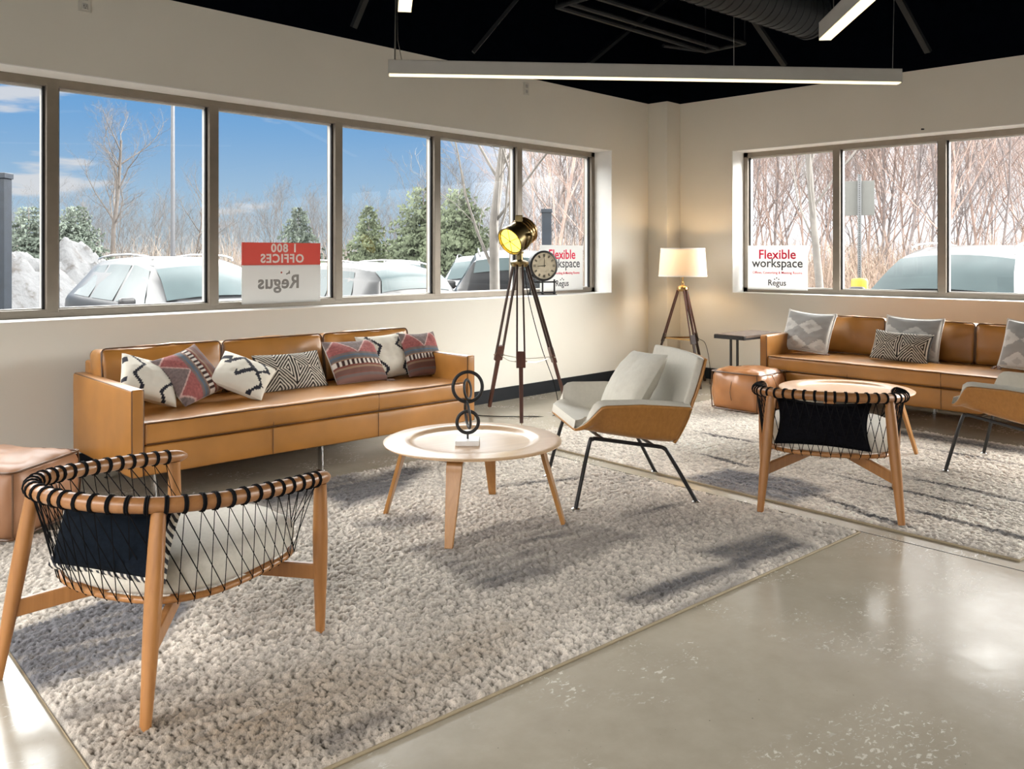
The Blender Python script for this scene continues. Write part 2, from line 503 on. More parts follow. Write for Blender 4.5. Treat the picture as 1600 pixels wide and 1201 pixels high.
def soft_box(w, d, h, r, n=(14, 10, 6), puff=(0, 0, 0), wrinkle=0.0, wscale=6.0, seed=0, center=(0, 0, 0)):
    """rounded box on a fine grid; puff = how far the x, y, z faces swell in the middle"""
    half = (w/2, d/2, h/2)
    def ticks(k, H):
        e = min(r, H)
        core = list(np.linspace(-H+e, H-e, max(2, k)))
        edge = [(-H + e*(1-math.cos(a))) for a in np.linspace(0, PI/2, 5)[:-1]]
        return [round(x, 6) for x in edge + core + [-x for x in reversed(edge)]]
    T = [ticks(n[i], half[i]) for i in range(3)]
    g = G(); idx = {}
    def vert(p):
        key = (round(p[0], 5), round(p[1], 5), round(p[2], 5))
        if key in idx: return idx[key]
        inner = [max(-(half[i]-min(r, half[i])), min(half[i]-min(r, half[i]), p[i])) for i in range(3)]
        dv = Vector([p[i]-inner[i] for i in range(3)])
        q = Vector(inner) + (dv.normalized()*r if dv.length > 1e-9 else dv)
        u = [p[i]/half[i] for i in range(3)]
        for i in range(3):
            j, k = [x for x in range(3) if x != i]
            if abs(u[i]) > 0.98 and puff[i]:
                q[i] += math.copysign(puff[i]*(1-u[j]**2)*(1-u[k]**2), u[i])
        if wrinkle:
            nv = noise.noise(Vector(q)*wscale + V(seed*7.3, seed*1.7, seed))
            nv2 = noise.noise(Vector(q)*wscale*2.7 + V(seed*3.1, seed, 4))
            nn = dv.normalized() if dv.length > 1e-9 else V(0, 0, 1)
            q += nn*wrinkle*(nv + 0.5*nv2)
        idx[key] = len(g.v); g.v.append(tuple(q + Vector(center))); return idx[key]
    for i in range(3):
        j, k = [x for x in range(3) if x != i]
        for sgn in (-1, 1):
            for a in range(len(T[j])-1):
                for b in range(len(T[k])-1):
                    q = []
                    for (aa, bb) in ((a, b), (a+1, b), (a+1, b+1), (a, b+1)):
                        p = [0, 0, 0]; p[i] = sgn*half[i]; p[j] = T[j][aa]; p[k] = T[k][bb]
                        q.append(vert(p))
                    if len(set(q)) == 4: g.f.append(tuple(q)); g.mi.append(0)
    return g

def set_colors(o, cols, name='col'):
    me = o.data
    a = me.color_attributes.new(name, 'FLOAT_COLOR', 'POINT')
    arr = np.ones((len(me.vertices), 4), dtype=np.float32); arr[:, :3] = np.asarray(cols, dtype=np.float32)
    a.data.foreach_set('color', arr.ravel())

def text_mesh(name, body, size, mat, parent, loc, rot, align='CENTER', bold=0.0, mirror=False, extrude=0.0006, space=1.0):
    c = bpy.data.curves.new(name, 'FONT'); c.body = body; c.size = size; c.align_x = align; c.align_y = 'CENTER'
    c.offset = bold; c.extrude = extrude; c.space_character = space; c.resolution_u = 3
    tmp = bpy.data.objects.new(name+'_tmp', c); COL.objects.link(tmp)
    dg = bpy.context.evaluated_depsgraph_get(); dg.update()
    me = bpy.data.meshes.new_from_object(tmp.evaluated_get(dg)); me.name = name
    bpy.data.objects.remove(tmp)
    if mirror:
        me.transform(Matrix.Diagonal((-1, 1, 1, 1))); me.flip_normals()
    me.materials.clear()
    o = link(name, me, mat, parent, loc); o.rotation_euler = rot
    return o

# ------------------------------------------------------------------ the room
YL, XR, ZC, ZT = 5.48, 8.05, 2.957, 4.0     # left wall plane, right wall plane, top of the painted wall, ceiling deck
DEP = 0.24                                   # depth of the window reveals
ZS, ZH = 0.918, 2.395                        # sill and head of the windows
XE, YE = 7.15, 4.60                          # where the window bands end near the corner
XB, YB = -4.2, -4.8                          # how far the room runs back
def struct(name, g, m, parent=None, **k):
    o = obj(name, g, m, parent, smooth=0, **k)
    if parent is None: o['kind'] = 'structure'
    return o
g = G(); g.span((XB, YB, -0.12), (XR+0.35, YL+0.35, 0.0))
struct('floor', g, 'polished_concrete')
g = G(); g.span((XB, YB, ZT), (XR+0.35, YL+0.35, ZT+0.25))
struct('ceiling', g, 'black_paint')
YO = YL+0.35; XO = XR+0.35
g = G()
g.span((XB, YL, 0), (XO, YO, ZS)); g.span((XB, YL, ZH), (XO, YO, ZC)); g.span((XE, YL, ZS), (XO, YO, ZH)); g.span((XB, YL, ZS), (-1.28, YO, ZH))
g.span((XB, YL, ZC), (XO, YO, ZT), mi=1)
g.span((7.80, 5.235, 0), (XR, YL, ZC)); g.span((7.80, 5.235, ZC), (XR, YL, ZT), mi=1)
struct('wall_left', g, ['wall_paint', 'black_paint'])
g = G()
g.span((XR, YB, 0), (XO, YL, ZS)); g.span((XR, YB, ZH), (XO, YL, ZC)); g.span((XR, YE, ZS), (XO, YL, ZH)); g.span((XR, YB, ZS), (XO, -4.30, ZH))
g.span((XR, YB, ZC), (XO, YL, ZT), mi=1)
struct('wall_right', g, ['wall_paint', 'black_paint'])
g = G(); g.span((XB, YB-0.3, 0), (XO, YB, ZT)); struct('wall_back', g, 'wall_paint')
g = G(); g.span((XB, YL-0.014, 0), (7.80, YL, 0.115)); g.span((7.786, 5.221, 0), (7.80, YL-0.014, 0.115))
struct('baseboard_left', g, 'baseboard_rubber')
g = G(); g.span((XR-0.014, YB, 0), (XR, 5.221, 0.115)); g.span((7.80, 5.221, 0), (XR-0.014, 5.235, 0.115))
struct('baseboard_right', g, 'baseboard_rubber')
# thin white liners of the two window reveals
g = G(); L = 0.006
g.span((-1.28, YL-0.004, ZS), (XE, YL+DEP, ZS+L)); g.span((-1.28, YL-0.002, ZH-L), (XE, YL+DEP, ZH)); g.span((XE-L, YL-0.002, ZS), (XE, YL+DEP, ZH))
struct('trim_1', g, 'white_jamb')
g = G()
g.span((XR-0.004, -4.30, ZS), (XR+DEP, YE, ZS+L)); g.span((XR-0.002, -4.30, ZH-L), (XR+DEP, YE, ZH)); g.span((XR-0.002, YE-L, ZS), (XR+DEP, YE, ZH))
struct('trim_2', g, 'white_jamb')

# windows: bronze frame bars, a bright bead beside each post, glass lights
def window_band(name, axis, plane, lo, hi, posts, side):
    root = bpy.data.objects.new(name, None); COL.objects.link(root); root['kind'] = 'structure'
    def sp(a0, b0, z0, a1, b1, z1):
        return ((a0, b0, z0), (a1, b1, z1)) if axis == 0 else ((b0, a0, z0), (b1, a1, z1))
    g = G(); F = 0.05
    g.span(*sp(lo, plane-0.02, ZS+L, hi, plane+0.09, ZS+L+F)); g.span(*sp(lo, plane-0.02, ZH-L-F, hi, plane+0.09, ZH-L))
    for e0, e1 in ((lo, lo+F), (hi-F, hi)):
        g.span(*sp(e0, plane-0.02, ZS+L, e1, plane+0.09, ZH-L))
    obj('window_frame', g, 'bronze_frame', root, smooth=0, bevel=0.003)
    for p in posts:
        g = G(); g.span(*sp(p-0.035, plane-0.022, ZS+L+0.03, p+0.035, plane+0.092, ZH-L-0.03))
        obj('mullion', g, 'bronze_frame', root, smooth=0, bevel=0.004)
    edges = sorted([lo+F] + [q for p in posts for q in (p-0.035, p+0.035)] + [hi-F])
    for a, b in zip(edges[0::2], edges[1::2]):
        g = G()
        for e in ((a, a+0.014), (b-0.014, b)):
            g.span(*sp(e[0], plane+0.012, ZS+L+F, e[1], plane+0.03, ZH-L-F), mi=0)
            g.span(*sp(e[0], plane+0.03, ZS+L+F, e[1], plane+0.06, ZH-L-F), mi=1)
        g.span(*sp(a, plane+0.02, ZH-L-F-0.012, b, plane+0.06, ZH-L-F), mi=1)
        g.span(*sp(a, plane+0.02, ZS+L+F, b, plane+0.06, ZS+L+F+0.008), mi=1)
        obj('glazing_bead', g, ['gasket', 'alu_bead'] if side else ['alu_bead', 'gasket'], root, smooth=0)
        g = G(); g.span(*sp(a+0.004, plane+0.036, ZS+L+F, b-0.004, plane+0.042, ZH-L-F))
        obj('glass_pane', g, 'window_glass', root, smooth=0)
PL, PR = YL+DEP, XR+DEP
window_band('window_1', 0, PL, -1.28, XE-L, [-0.21, 0.82, 1.847, 2.895, 3.935, 4.96, 6.00], 1)
window_band('window_2', 1, PR, -4.30, YE-L, [3.593, 2.623, 1.65, 0.68, -0.29, -1.26, -2.23, -3.20], 1)
# a joint line sawn in the slab between the two rugs
g = G(); g.bar((4.005, 0.6, 0.0006), (4.0735, 1.606, 0.0006), 0.004, 0.0012); g.bar((4.0735, 1.606, 0.0006), (4.30, 4.33, 0.0006), 0.004, 0.0012)
struct('trim_3', g, 'ink_black')

# outdoors: lot, snow banks
ZG = -0.36
g = G(); g.span((-60, YO, ZG-0.3), (140, 140, ZG)); g.span((XO, -60, ZG-0.3), (140, YO, ZG))
struct('ground', g, 'lot_ground')
g = G(); g.span((-60, -70, ZG-0.3), (XB, YO, ZG)); g.span((XB, -70, ZG-0.3), (XO, YB, ZG))
struct('ground_behind', g, 'lot_ground')
def mound(name, cx, cy, rx, ry, h, rz, label, seed=0, p=1.0):
    g = G(); rows = []
    for i in range(41):
        row = []
        for j in range(41):
            u, w = i/20-1, j/20-1
            q = max(0.0, 1-u*u)*max(0.0, 1-w*w)
            x, y = u*rx, w*ry
            nz = noise.fractal(V(x*0.7+seed, y*0.7, seed*2.0), 0.8, 2.0, 4)
            row.append((x, y, h*(q**p)*(1+0.45*nz) - 0.02))
        rows.append(row)
    g.grid(rows)
    o = obj(name, g, 'snow', None, (cx, cy, ZG), smooth=60); o.rotation_euler = (0, 0, rz)
    return tag(o, label, 'snow bank')

R = math.radians
# ------------------------------------------------------------------ sofas
def make_sofa(name, loc, rz, label, group):
    W, D = 2.29, 0.94
    t = thing(name, loc, rz, label, 'sofa', group)
    A = 0.068
    # arms: slab with a welt down the front edge
    for x0 in (0, W-A):
        g = soft_box(A, D, 0.45, 0.014, (3, 10, 8), (0.006, 0, 0.003), 0.002, 5, x0, (x0+A/2, D/2, 0.17+0.225))
        a = obj('arm', g, 'leather_tan', t, smooth=60)
        g = G()
        for xe in (x0+0.006, x0+A-0.006):
            g.tube([(xe, 0.004, 0.176), (xe, 0.004, 0.614), (xe, D-0.02, 0.616)], 0.0042, 6)
        obj('welt', g, 'leather_seam', a)
    g = soft_box(W-2*A, D-0.10, 0.155, 0.012, (30, 6, 4), (0, 0.004, 0), 0.002, 4, 3, (W/2, (D-0.10)/2+0.012, 0.17+0.0775))
    obj('base', g, 'leather_tan', t, smooth=60)
    g = soft_box(W-2*A+0.01, 0.09, 0.52, 0.015, (20, 4, 6), (0, 0.005, 0), 0.0, 4, 3, (W/2, D-0.05, 0.17+0.26))
    obj('back_panel', g, 'leather_tan', t, smooth=60)
    g = soft_box(W-2*A, 0.72, 0.118, 0.022, (46, 14, 5), (0, 0.005, 0.014), 0.006, 5, 9, (W/2, 0.36+0.006, 0.328+0.059))
    sc = obj('seat_cushion', g, 'leather_tan', t, smooth=70)
    g = G()
    for z in (0.334, 0.441):
        g.tube([(A+0.012, 0.006, z), (W-A-0.012, 0.006, z)], 0.004, 6)
    for x in (A+(W-2*A)/3, A+(W-2*A)*2/3):
        g.tube([(x, 0.0035, 0.325), (x, 0.0035, 0.442)] , 0.002, 6)
        g.tube([(x, 0.008, 0.175), (x, 0.008, 0.322)], 0.002, 6)
    obj('welt', g, 'leather_seam', sc)
    cw = (W-2*A)/3
    for i in range(3):
        cx = A+cw*(i+0.5)
        g = soft_box(cw-0.006, 0.20, 0.325, 0.030, (18, 5, 12), (0.008, 0.035, 0.008), 0.010, 7, i*3+11)
        M = Matrix.Translation((cx, 0.755, 0.60)) @ Matrix.Rotation(math.radians(-7), 4, 'X')
        g.v = [tuple(M @ V(*p)) for p in g.v]
        c = obj('back_cushion', g, 'leather_tan', t, smooth=80)
        w = G(); e = 0.014
        loop = [(-cw/2+e, -0.088, -0.150), (cw/2-e, -0.088, -0.150), (cw/2-e, -0.088, 0.150), (-cw/2+e, -0.088, 0.150)]
        for yy in (-0.092, 0.092):
            pts = []
            r = 0.028; hw, hh = cw/2-0.006, 0.1605
            for (sx, sz, a0) in ((1, -1, -90), (1, 1, 0), (-1, 1, 90), (-1, -1, 180)):
                for k in range(5):
                    a = math.radians(a0+k*22.5)
                    pts.append(M @ V(sx*(hw-r)+r*math.cos(a), yy, sz*(hh-r)+r*math.sin(a)))
            w.tube(pts, 0.0046, 6, closed=True)
        obj('welt', w, 'leather_seam', c)
    for x in (0.15, 1.145, 2.14):
        for y in (0.10, 0.80):
            g = G(); g.box((x, y, 0.085), (0.014, 0.040, 0.17)); g.box((x, y, 0.004), (0.030, 0.045, 0.008))
            obj('leg', g, 'chrome', t, smooth=0, bevel=0.002)
    return t
sofa = make_sofa('leather_sofa', (1.80, 4.42, 0), R(-2.8), 'long tan leather sofa under the wide row of windows, seven patterned pillows on it', 'tan leather sofas')
SOFA_R = (6.85, 3.65, 0); SOFA_R_RZ = math.radians(-94)
dup(sofa, SOFA_R, SOFA_R_RZ, 'tan leather sofa under the smaller window, grey diamond pillows on it', 'tan leather sofas')

# ------------------------------------------------------------------ throw pillows
def pillow_mesh(w, h, th, n=72, seed=0, sag=0.0, corner=0.10):
    """both faces on one n x n grid each; x across, z up, -y is the front face"""
    vs = []; uv = []; fs = []
    for side in (-1, 1):
        for j in range(n+1):
            for i in range(n+1):
                u, v = i/n, j/n; a, b = 2*u-1, 2*v-1
                k = max(0.0, (1-a*a))*max(0.0, (1-b*b))
                t = th/2*(k**0.42)
                t *= 1+0.16*noise.noise(V(u*3+seed, v*3, side*2+seed*3.1))
                x = w/2*a*(1-corner*(1-b*b)*0.5); z = h/2*b*(1-corner*(1-a*a)*0.55)
                z -= sag*(1-a*a)*(1 if b > 0 else 0.2)*b*b
                rp = 0.004*noise.noise(V(u*9+seed, v*9, 5+side))*(k**0.3)
                vs.append((x, side*(t+rp) if k > 0 else 0.0, z+h/2)); uv.append((u, v, side))
    m = n+1
    for s in (0, 1):
        o = s*m*m
        for j in range(n):
            for i in range(n):
                q = (o+j*m+i, o+j*m+i+1, o+(j+1)*m+i+1, o+(j+1)*m+i)
                fs.append(q if s == 0 else q[::-1])
    return vs, fs, uv
def tri(x): return 2*abs(x-math.floor(x+0.5))        # 0 at integers, 1 half way
IV, BK = (0.62, 0.58, 0.50), (0.018, 0.018, 0.026)
def pat_zigzag(u, v, s):
    """ivory with stepped black zigzags"""
    if s > 0: return IV
    q = round(v*26)/26
    c = IV
    for x0, amp, wd in ((0.24, 0.10, 0.032), (0.76, 0.12, 0.036)):
        x = x0 + amp*(tri(q*1.9+x0)-0.5)*2*0.9
        if abs(round((u-x)*44)/44) <= wd: c = BK
    if abs(u-0.5) > 0.44 and tri(q*1.9) > 0.75: c = BK
    return c
def pat_diamond_step(u, v, s):
    """ivory with one bold stepped black hook and a side zigzag"""
    if s > 0: return IV
    q = round(v*30)/30; p = round(u*30)/30
    d = abs(p-0.40) + abs(q-0.52)
    if 0.20 < d < 0.34 and not (p < 0.36 and q < 0.5): return BK
    if p < 0.2 and 0.62 < q < 0.74: return BK
    x = 0.82 + 0.09*(tri(q*2.2)-0.5)*2
    if abs(p-x) < 0.04: return BK
    return IV
def pat_kilim(u, v, s):
    """flat-woven bands: rose diamonds, blue stripe, checks, brown fringe"""
    if s > 0: return (0.55, 0.50, 0.44)
    gy, rose, ru, bl, wh, br = (0.17, 0.13, 0.125), (0.30, 0.10, 0.095), (0.19, 0.065, 0.05), (0.085, 0.14, 0.20), (0.62, 0.56, 0.50), (0.045, 0.022, 0.02)
    if v > 0.60:
        d = abs(tri(u*1.6+0.2)-(v-0.60)/0.40)
        if d < 0.05: return (0.50, 0.33, 0.30)
        f = noise.noise(V(u*30, v*30, 2))
        base = rose if tri(u*1.6+0.2) > (v-0.6)/0.4 else gy
        return tuple(c*(1+0.35*f) for c in base)
    if v > 0.555: return gy
    if v > 0.515: return bl
    if v > 0.47: return (0.12, 0.12, 0.13)
    if v > 0.44: return (0.26, 0.15, 0.10)
    if v > 0.33: return wh if (u*11) % 1 < 0.5 else br
    if v > 0.29: return ru
    if v > 0.24: return (0.28, 0.19, 0.13)
    if v > 0.13: return (0.20, 0.085, 0.065) if (v*40) % 1 < 0.6 else (0.13, 0.085, 0.075)
    return gy if v > 0.07 else (0.22, 0.12, 0.10)
def pat_maze(u, v, s):
    """black with ivory nested bow-ties and chevrons, two to a face"""
    if s > 0: return (0.05, 0.04, 0.035)
    a, b = abs((u*2) % 1.0 - 0.5)*0.235, abs(v-0.5)*0.25
    d = abs(a-b*0.98)*0.707
    if a > b*0.98: d = min(d, 0.1215-a)
    return (0.60, 0.55, 0.47) if ((d+0.0045)/0.0165) % 1 < 0.47 else (0.022, 0.017, 0.015)
def pat_ikat(u, v, s):
    """soft grey with off-white feathered diamonds"""
    if s > 0: return (0.50, 0.49, 0.46)
    if min(u, 1-u, v, 1-v) < 0.03: return (0.70, 0.68, 0.64)
    f = 0.05*noise.noise(V(v*60, u*3, 1))
    c = (0.40, 0.395, 0.385)
    for (x0, y0) in ((0.60, 0.58), (0.08, 0.58), (0.34, 0.12), (0.86, 0.10)):
        d = abs(u-x0)/0.27 + abs(v-y0)/0.21 + f*3
        if d < 0.95: c = (0.70, 0.69, 0.66)
        if d < 0.35: c = (0.56, 0.55, 0.53)
    w = 0.10*noise.noise(V(u*4, v*9, 3))
    return tuple(x*(1+w) for x in c)
def pat_plain(col):
    def f(u, v, s): return col
    return f
def pillow(loc, rz, lean, roll, w, h, th, pat, label, group=None, seed=0, mat='woven_cloth', n=72, tassel=None, sag=0.01, name='throw_pillow', trim=None, corner=0.10):
    vs, fs, uv = pillow_mesh(w, h, th, n, seed, sag, corner)
    M = Matrix.Rotation(roll, 4, 'Y')
    # roll about the middle so that the lowest point rests on z = 0
    vv = [Matrix.Rotation(lean, 3, 'X') @ (M @ V(x, y, z-h/2)) for x, y, z in vs]
    lo = min(p.z for p in vv); vv = [p - V(0, 0, lo) for p in vv]
    g = G(); g.v = [tuple(p) for p in vv]; g.f = fs; g.mi = [0]*len(fs)
    o = obj(name, g, mat, None, loc, smooth=180, fix=False)
    b = bmesh.new(); b.from_mesh(o.data)
    if mat == 'woven_cloth': set_colors(o, [pat(*q) for q in uv])
    b.free()
    o.rotation_euler = (0, 0, rz)
    tag(o, label, 'pillow', group)
    def edge_pts(k=40):
        m = n+1; out = []
        out += [vv[i] for i in range(0, n+1, 3)]
        out += [vv[j*m+n] for j in range(0, n+1, 3)]
        out += [vv[n*m+i] for i in range(n, -1, -3)]
        out += [vv[j*m] for j in range(n, -1, -3)]
        return out
    if trim:
        g = G(); g.tube(edge_pts(), trim[1], 6, closed=True)
        obj('piping', g, trim[0], o)
    if tassel:
        rnd = random.Random(seed)
        m = n+1
        for ci in tassel:
            c = vv[{0: 0, 1: n, 2: n*m, 3: n*m+n}[ci]]
            g = G()
            for k in range(16):
                a = rnd.uniform(0, 2*PI); d = V(math.cos(a)*0.5, -0.6+0.5*math.sin(a), -0.5*rnd.random()).normalized()
                p1 = c + d*0.022; p2 = c + d*0.045 + V(0, -0.004, -0.012)
                p2.z = max(p2.z, 0.004); p1.z = max(p1.z, 0.006)
                g.tube([c, p1, p2], [0.005, 0.006, 0.004], 5)
            obj('tassel', g, 'tassel_wool', o)
    return o
plain('tassel_wool', (0.34, 0.24, 0.20), 0.95, var=0.4, vscale=120)
plain('trim_ivory', (0.66, 0.64, 0.60), 0.9, var=0.15, vscale=200)
R = math.radians
ZSEAT = 0.455
def pat_kilim_side(u, v, s): return pat_kilim(v, 1-u, s)
pillow((2.07, 4.84, ZSEAT), R(14), R(-46), R(30), 0.32, 0.31, 0.14, pat_zigzag, 'ivory pillow with black zigzags leaning in the corner by the near sofa arm', seed=1)
pillow((2.30, 4.82, ZSEAT), R(4), R(-40), R(-17), 0.32, 0.34, 0.14, pat_kilim_side, 'tilted woven pillow with rose diamonds, second from the near arm of the sofa', seed=2)
pillow((2.595, 4.75, ZSEAT), R(0), R(-54), R(42), 0.33, 0.31, 0.14, pat_diamond_step, 'ivory pillow with a bold black stepped hook, lying back between woven and striped pillows', seed=3)
pillow((2.98, 4.85, ZSEAT), R(-2), R(-32), R(0), 0.47, 0.26, 0.12, pat_maze, 'small oblong pillow of black and ivory nested diamonds on the sofa under the wide windows', seed=4, n=110)
pillow((3.45, 4.81, ZSEAT), R(-2), R(-38), R(1), 0.40, 0.335, 0.14, pat_kilim, 'upright woven pillow with check band, just past the oblong black and ivory one', seed=5, tassel=[1])
pillow((3.755, 4.85, ZSEAT), R(-2), R(-33), R(-2), 0.42, 0.34, 0.13, pat_zigzag, 'ivory pillow with black zigzags standing between two woven ones', seed=6)
pillow((3.99, 4.76, ZSEAT), R(-10), R(-30), R(0), 0.29, 0.34, 0.13, pat_kilim, 'woven pillow with check band against the far arm of the sofa', seed=7, tassel=[1])
def on_sofa_r(x, y):
    c, s = math.cos(SOFA_R_RZ), math.sin(SOFA_R_RZ)
    return (SOFA_R[0]+c*x-s*y, SOFA_R[1]+s*x+c*y, ZSEAT)
pillow(on_sofa_r(0.21, 0.43), SOFA_R_RZ+R(6), R(-24), R(4), 0.43, 0.37, 0.15, pat_ikat, 'grey pillow with pale feathered diamonds by the arm next to the side table', seed=8, trim=('trim_ivory', 0.007), tassel=[1])
pillow(on_sofa_r(1.07, 0.53), SOFA_R_RZ, R(-18), R(1), 0.46, 0.36, 0.14, pat_ikat, 'grey pillow with pale diamonds standing behind the oblong black and ivory pillow', seed=9, trim=('trim_ivory', 0.007), tassel=[1])
pillow(on_sofa_r(1.05, 0.38), SOFA_R_RZ, R(-24), R(2), 0.47, 0.25, 0.12, pat_maze, 'small oblong black and ivory pillow in front of a grey diamond pillow', seed=10, n=110)
pillow(on_sofa_r(1.98, 0.45), SOFA_R_RZ+R(-8), R(-18), R(3), 0.44, 0.37, 0.15, pat_ikat, 'grey diamond pillow on the sofa behind the armchair, cut off by the picture edge', seed=11, trim=('trim_ivory', 0.007), tassel=[0])

# ------------------------------------------------------------------ leather poufs
def pouf(loc, rz, w, d, h, mat, label, seed):
    t = thing('leather_pouf', loc, rz, label, 'pouf', 'leather poufs')
    g = soft_box(w, d, h, 0.05, (18, 18, 9), (0.035, 0.035, 0.022), 0.016, 7, seed, (0, 0, h/2))
    g.v = [(x*(1+0.03*math.sin(z/h*PI)), y*(1+0.03*math.sin(z/h*PI)), max(0.0, z)) for x, y, z in g.v]
    obj('body', g, mat, t, smooth=80)
    g = G()
    def edge(z, e):
        pts = []
        for (sx, sy, a0) in ((1, -1, -90), (1, 1, 0), (-1, 1, 90), (-1, -1, 180)):
            for k in range(6):
                a = math.radians(a0+k*18); r = 0.035
                pts.append((sx*(w/2-r+e)+r*math.cos(a), sy*(d/2-r+e)+r*math.sin(a), z))
        return pts
    g.tube(edge(h-0.014, 0.006), 0.0055, 6, closed=True)
    g.tube(edge(0.012, 0.004), 0.005, 6, closed=True)
    for sx in (-1, 1):
        for sy in (-1, 1):
            g.tube([(sx*(w/2-0.006), sy*(d/2-0.006), 0.015), (sx*(w/2+0.003), sy*(d/2+0.003), h/2), (sx*(w/2-0.006), sy*(d/2-0.006), h-0.016)], 0.005, 6)
    for sx, sy in ((1, 0), (-1, 0), (0, 1), (0, -1)):
        P = [(sx*(w/2+0.003), sy*(d/2+0.003), 0.03), (sx*(w/2+0.052), sy*(d/2+0.052), h*0.5), (sx*(w/2+0.006), sy*(d/2+0.006), h-0.03)]
        g.tube(catmull(P, 6), 0.0025, 5)
    obj('seam', g, 'leather_seam', t)
    return t
pouf((6.62, 3.63, 0.018), R(-4), 0.44, 0.44, 0.33, 'leather_pouf', 'glossy tan leather pouf standing in front of the side table and sofa arm', 3)
pouf((1.275, 4.615, 0.018), R(36), 0.47, 0.47, 0.325, 'leather_pouf_dusty', 'dusty tan leather pouf at the end of the long sofa, behind the rope armchair', 5)

# ------------------------------------------------------------------ plywood coffee tables
def coffee_table(loc, rz, label, top):
    t = thing('coffee_table', loc, rz, label, 'coffee table', 'round plywood coffee tables')
    H = 0.394; Rr = 0.435
    up = [(0, -0.017), (0.20, -0.017), (0.275, -0.0165), (0.292, -0.014), (0.305, -0.007), (0.318, -0.001), (0.335, 0.001), (0.37, -0.0015), (0.41, -0.0045), (0.428, -0.006), (0.435, -0.009)]
    lo = [(0.434, -0.0145), (0.41, -0.0145), (0.335, -0.011), (0.31, -0.017), (0.29, -0.027), (0, -0.029)]
    g = G(); g.lathe([(r, H+z) for r, z in up+lo], 96)
    obj('tabletop', g, top, t, smooth=50)
    for k in range(4):
        a = PI/4 + k*PI/2
        dr = V(math.cos(a), math.sin(a), 0); tg = V(-math.sin(a), math.cos(a), 0)
        bend = catmull([(0.20, H-0.033, 0.058), (0.28, H-0.033, 0.066), (0.325, H-0.036, 0.072), (0.346, H-0.050, 0.074), (0.356, H-0.085, 0.072)], 5)
        pts = [V(*p) for p in bend] + [V(0.356, H-0.085, 0.072).lerp(V(0.447, 0.0, 0.036), k_/6) for k_ in range(1, 7)]
        g = G(); rows = []
        for i, p in enumerate(pts):
            q = pts[min(i+1, len(pts)-1)]; pr = pts[max(i-1, 0)]
            d = V(q.x-pr.x, q.y-pr.y, 0).normalized(); nx, nz = -d.y, d.x
            th = 0.009
            c = dr*p.x + V(0, 0, p.y); nn = dr*nx + V(0, 0, nz)
            rows.append([c-tg*p.z/2-nn*th, c+tg*p.z/2-nn*th, c+tg*p.z/2+nn*th, c-tg*p.z/2+nn*th])
        g.grid(rows, closed=True)
        n = len(rows); g.f.append((0, 1, 2, 3)); g.f.append(((n-1)*4+3, (n-1)*4+2, (n-1)*4+1, (n-1)*4)); g.mi += [0, 0]
        obj('leg', g, 'table_leg_wood', t, smooth=40, bevel=0.002)
    return t
TZ = 0.016
coffee_table((2.908, 3.08, TZ), R(78-90), 'round plywood coffee table with a black ring sculpture on it', 'table_top_wood')
coffee_table((5.80, 2.455, TZ), R(-38), 'round amber plywood coffee table behind the rope armchair with the black cushion', 'table_top_amber')

# ring sculpture on a marble block
def ring(c, rad, r, nrm, up=(0, 0, 1)):
    n = Vector(nrm).normalized(); a = n.orthogonal().normalized(); b = n.cross(a)
    return [Vector(c) + (a*math.cos(k*2*PI/48) + b*math.sin(k*2*PI/48))*rad for k in range(48)]
t = thing('ring_sculpture', (2.855, 3.06, TZ+0.377), R(44), 'black metal sculpture of linked rings on a white marble block, on the coffee table', 'sculpture')
g = G(); g.box((0, 0, 0.012), (0.115, 0.115, 0.024)); obj('base', g, 'marble', t, smooth=0, bevel=0.003)
g = G(); g.tube([(0, 0, 0.022), (0, 0, 0.056)], 0.005, 8); obj('stem', g, 'iron_black', t)
for cz, rad, nrm, r in ((0.115, 0.052, (-1.0, -0.15, 0.0), 0.0085), (0.15, 0.062, (0.25, -1.0, 0.1), 0.0085), (0.285, 0.072, (-1.0, -0.25, 0.05), 0.0085), (0.272, 0.047, (-0.30, -1.0, 0.15), 0.0075)):
    cz -= 0.010
    g = G(); g.tube(ring((0, 0, cz), rad, r, nrm), r, 10, closed=True, sx=0.75); obj('ring', g, 'iron_black', t)

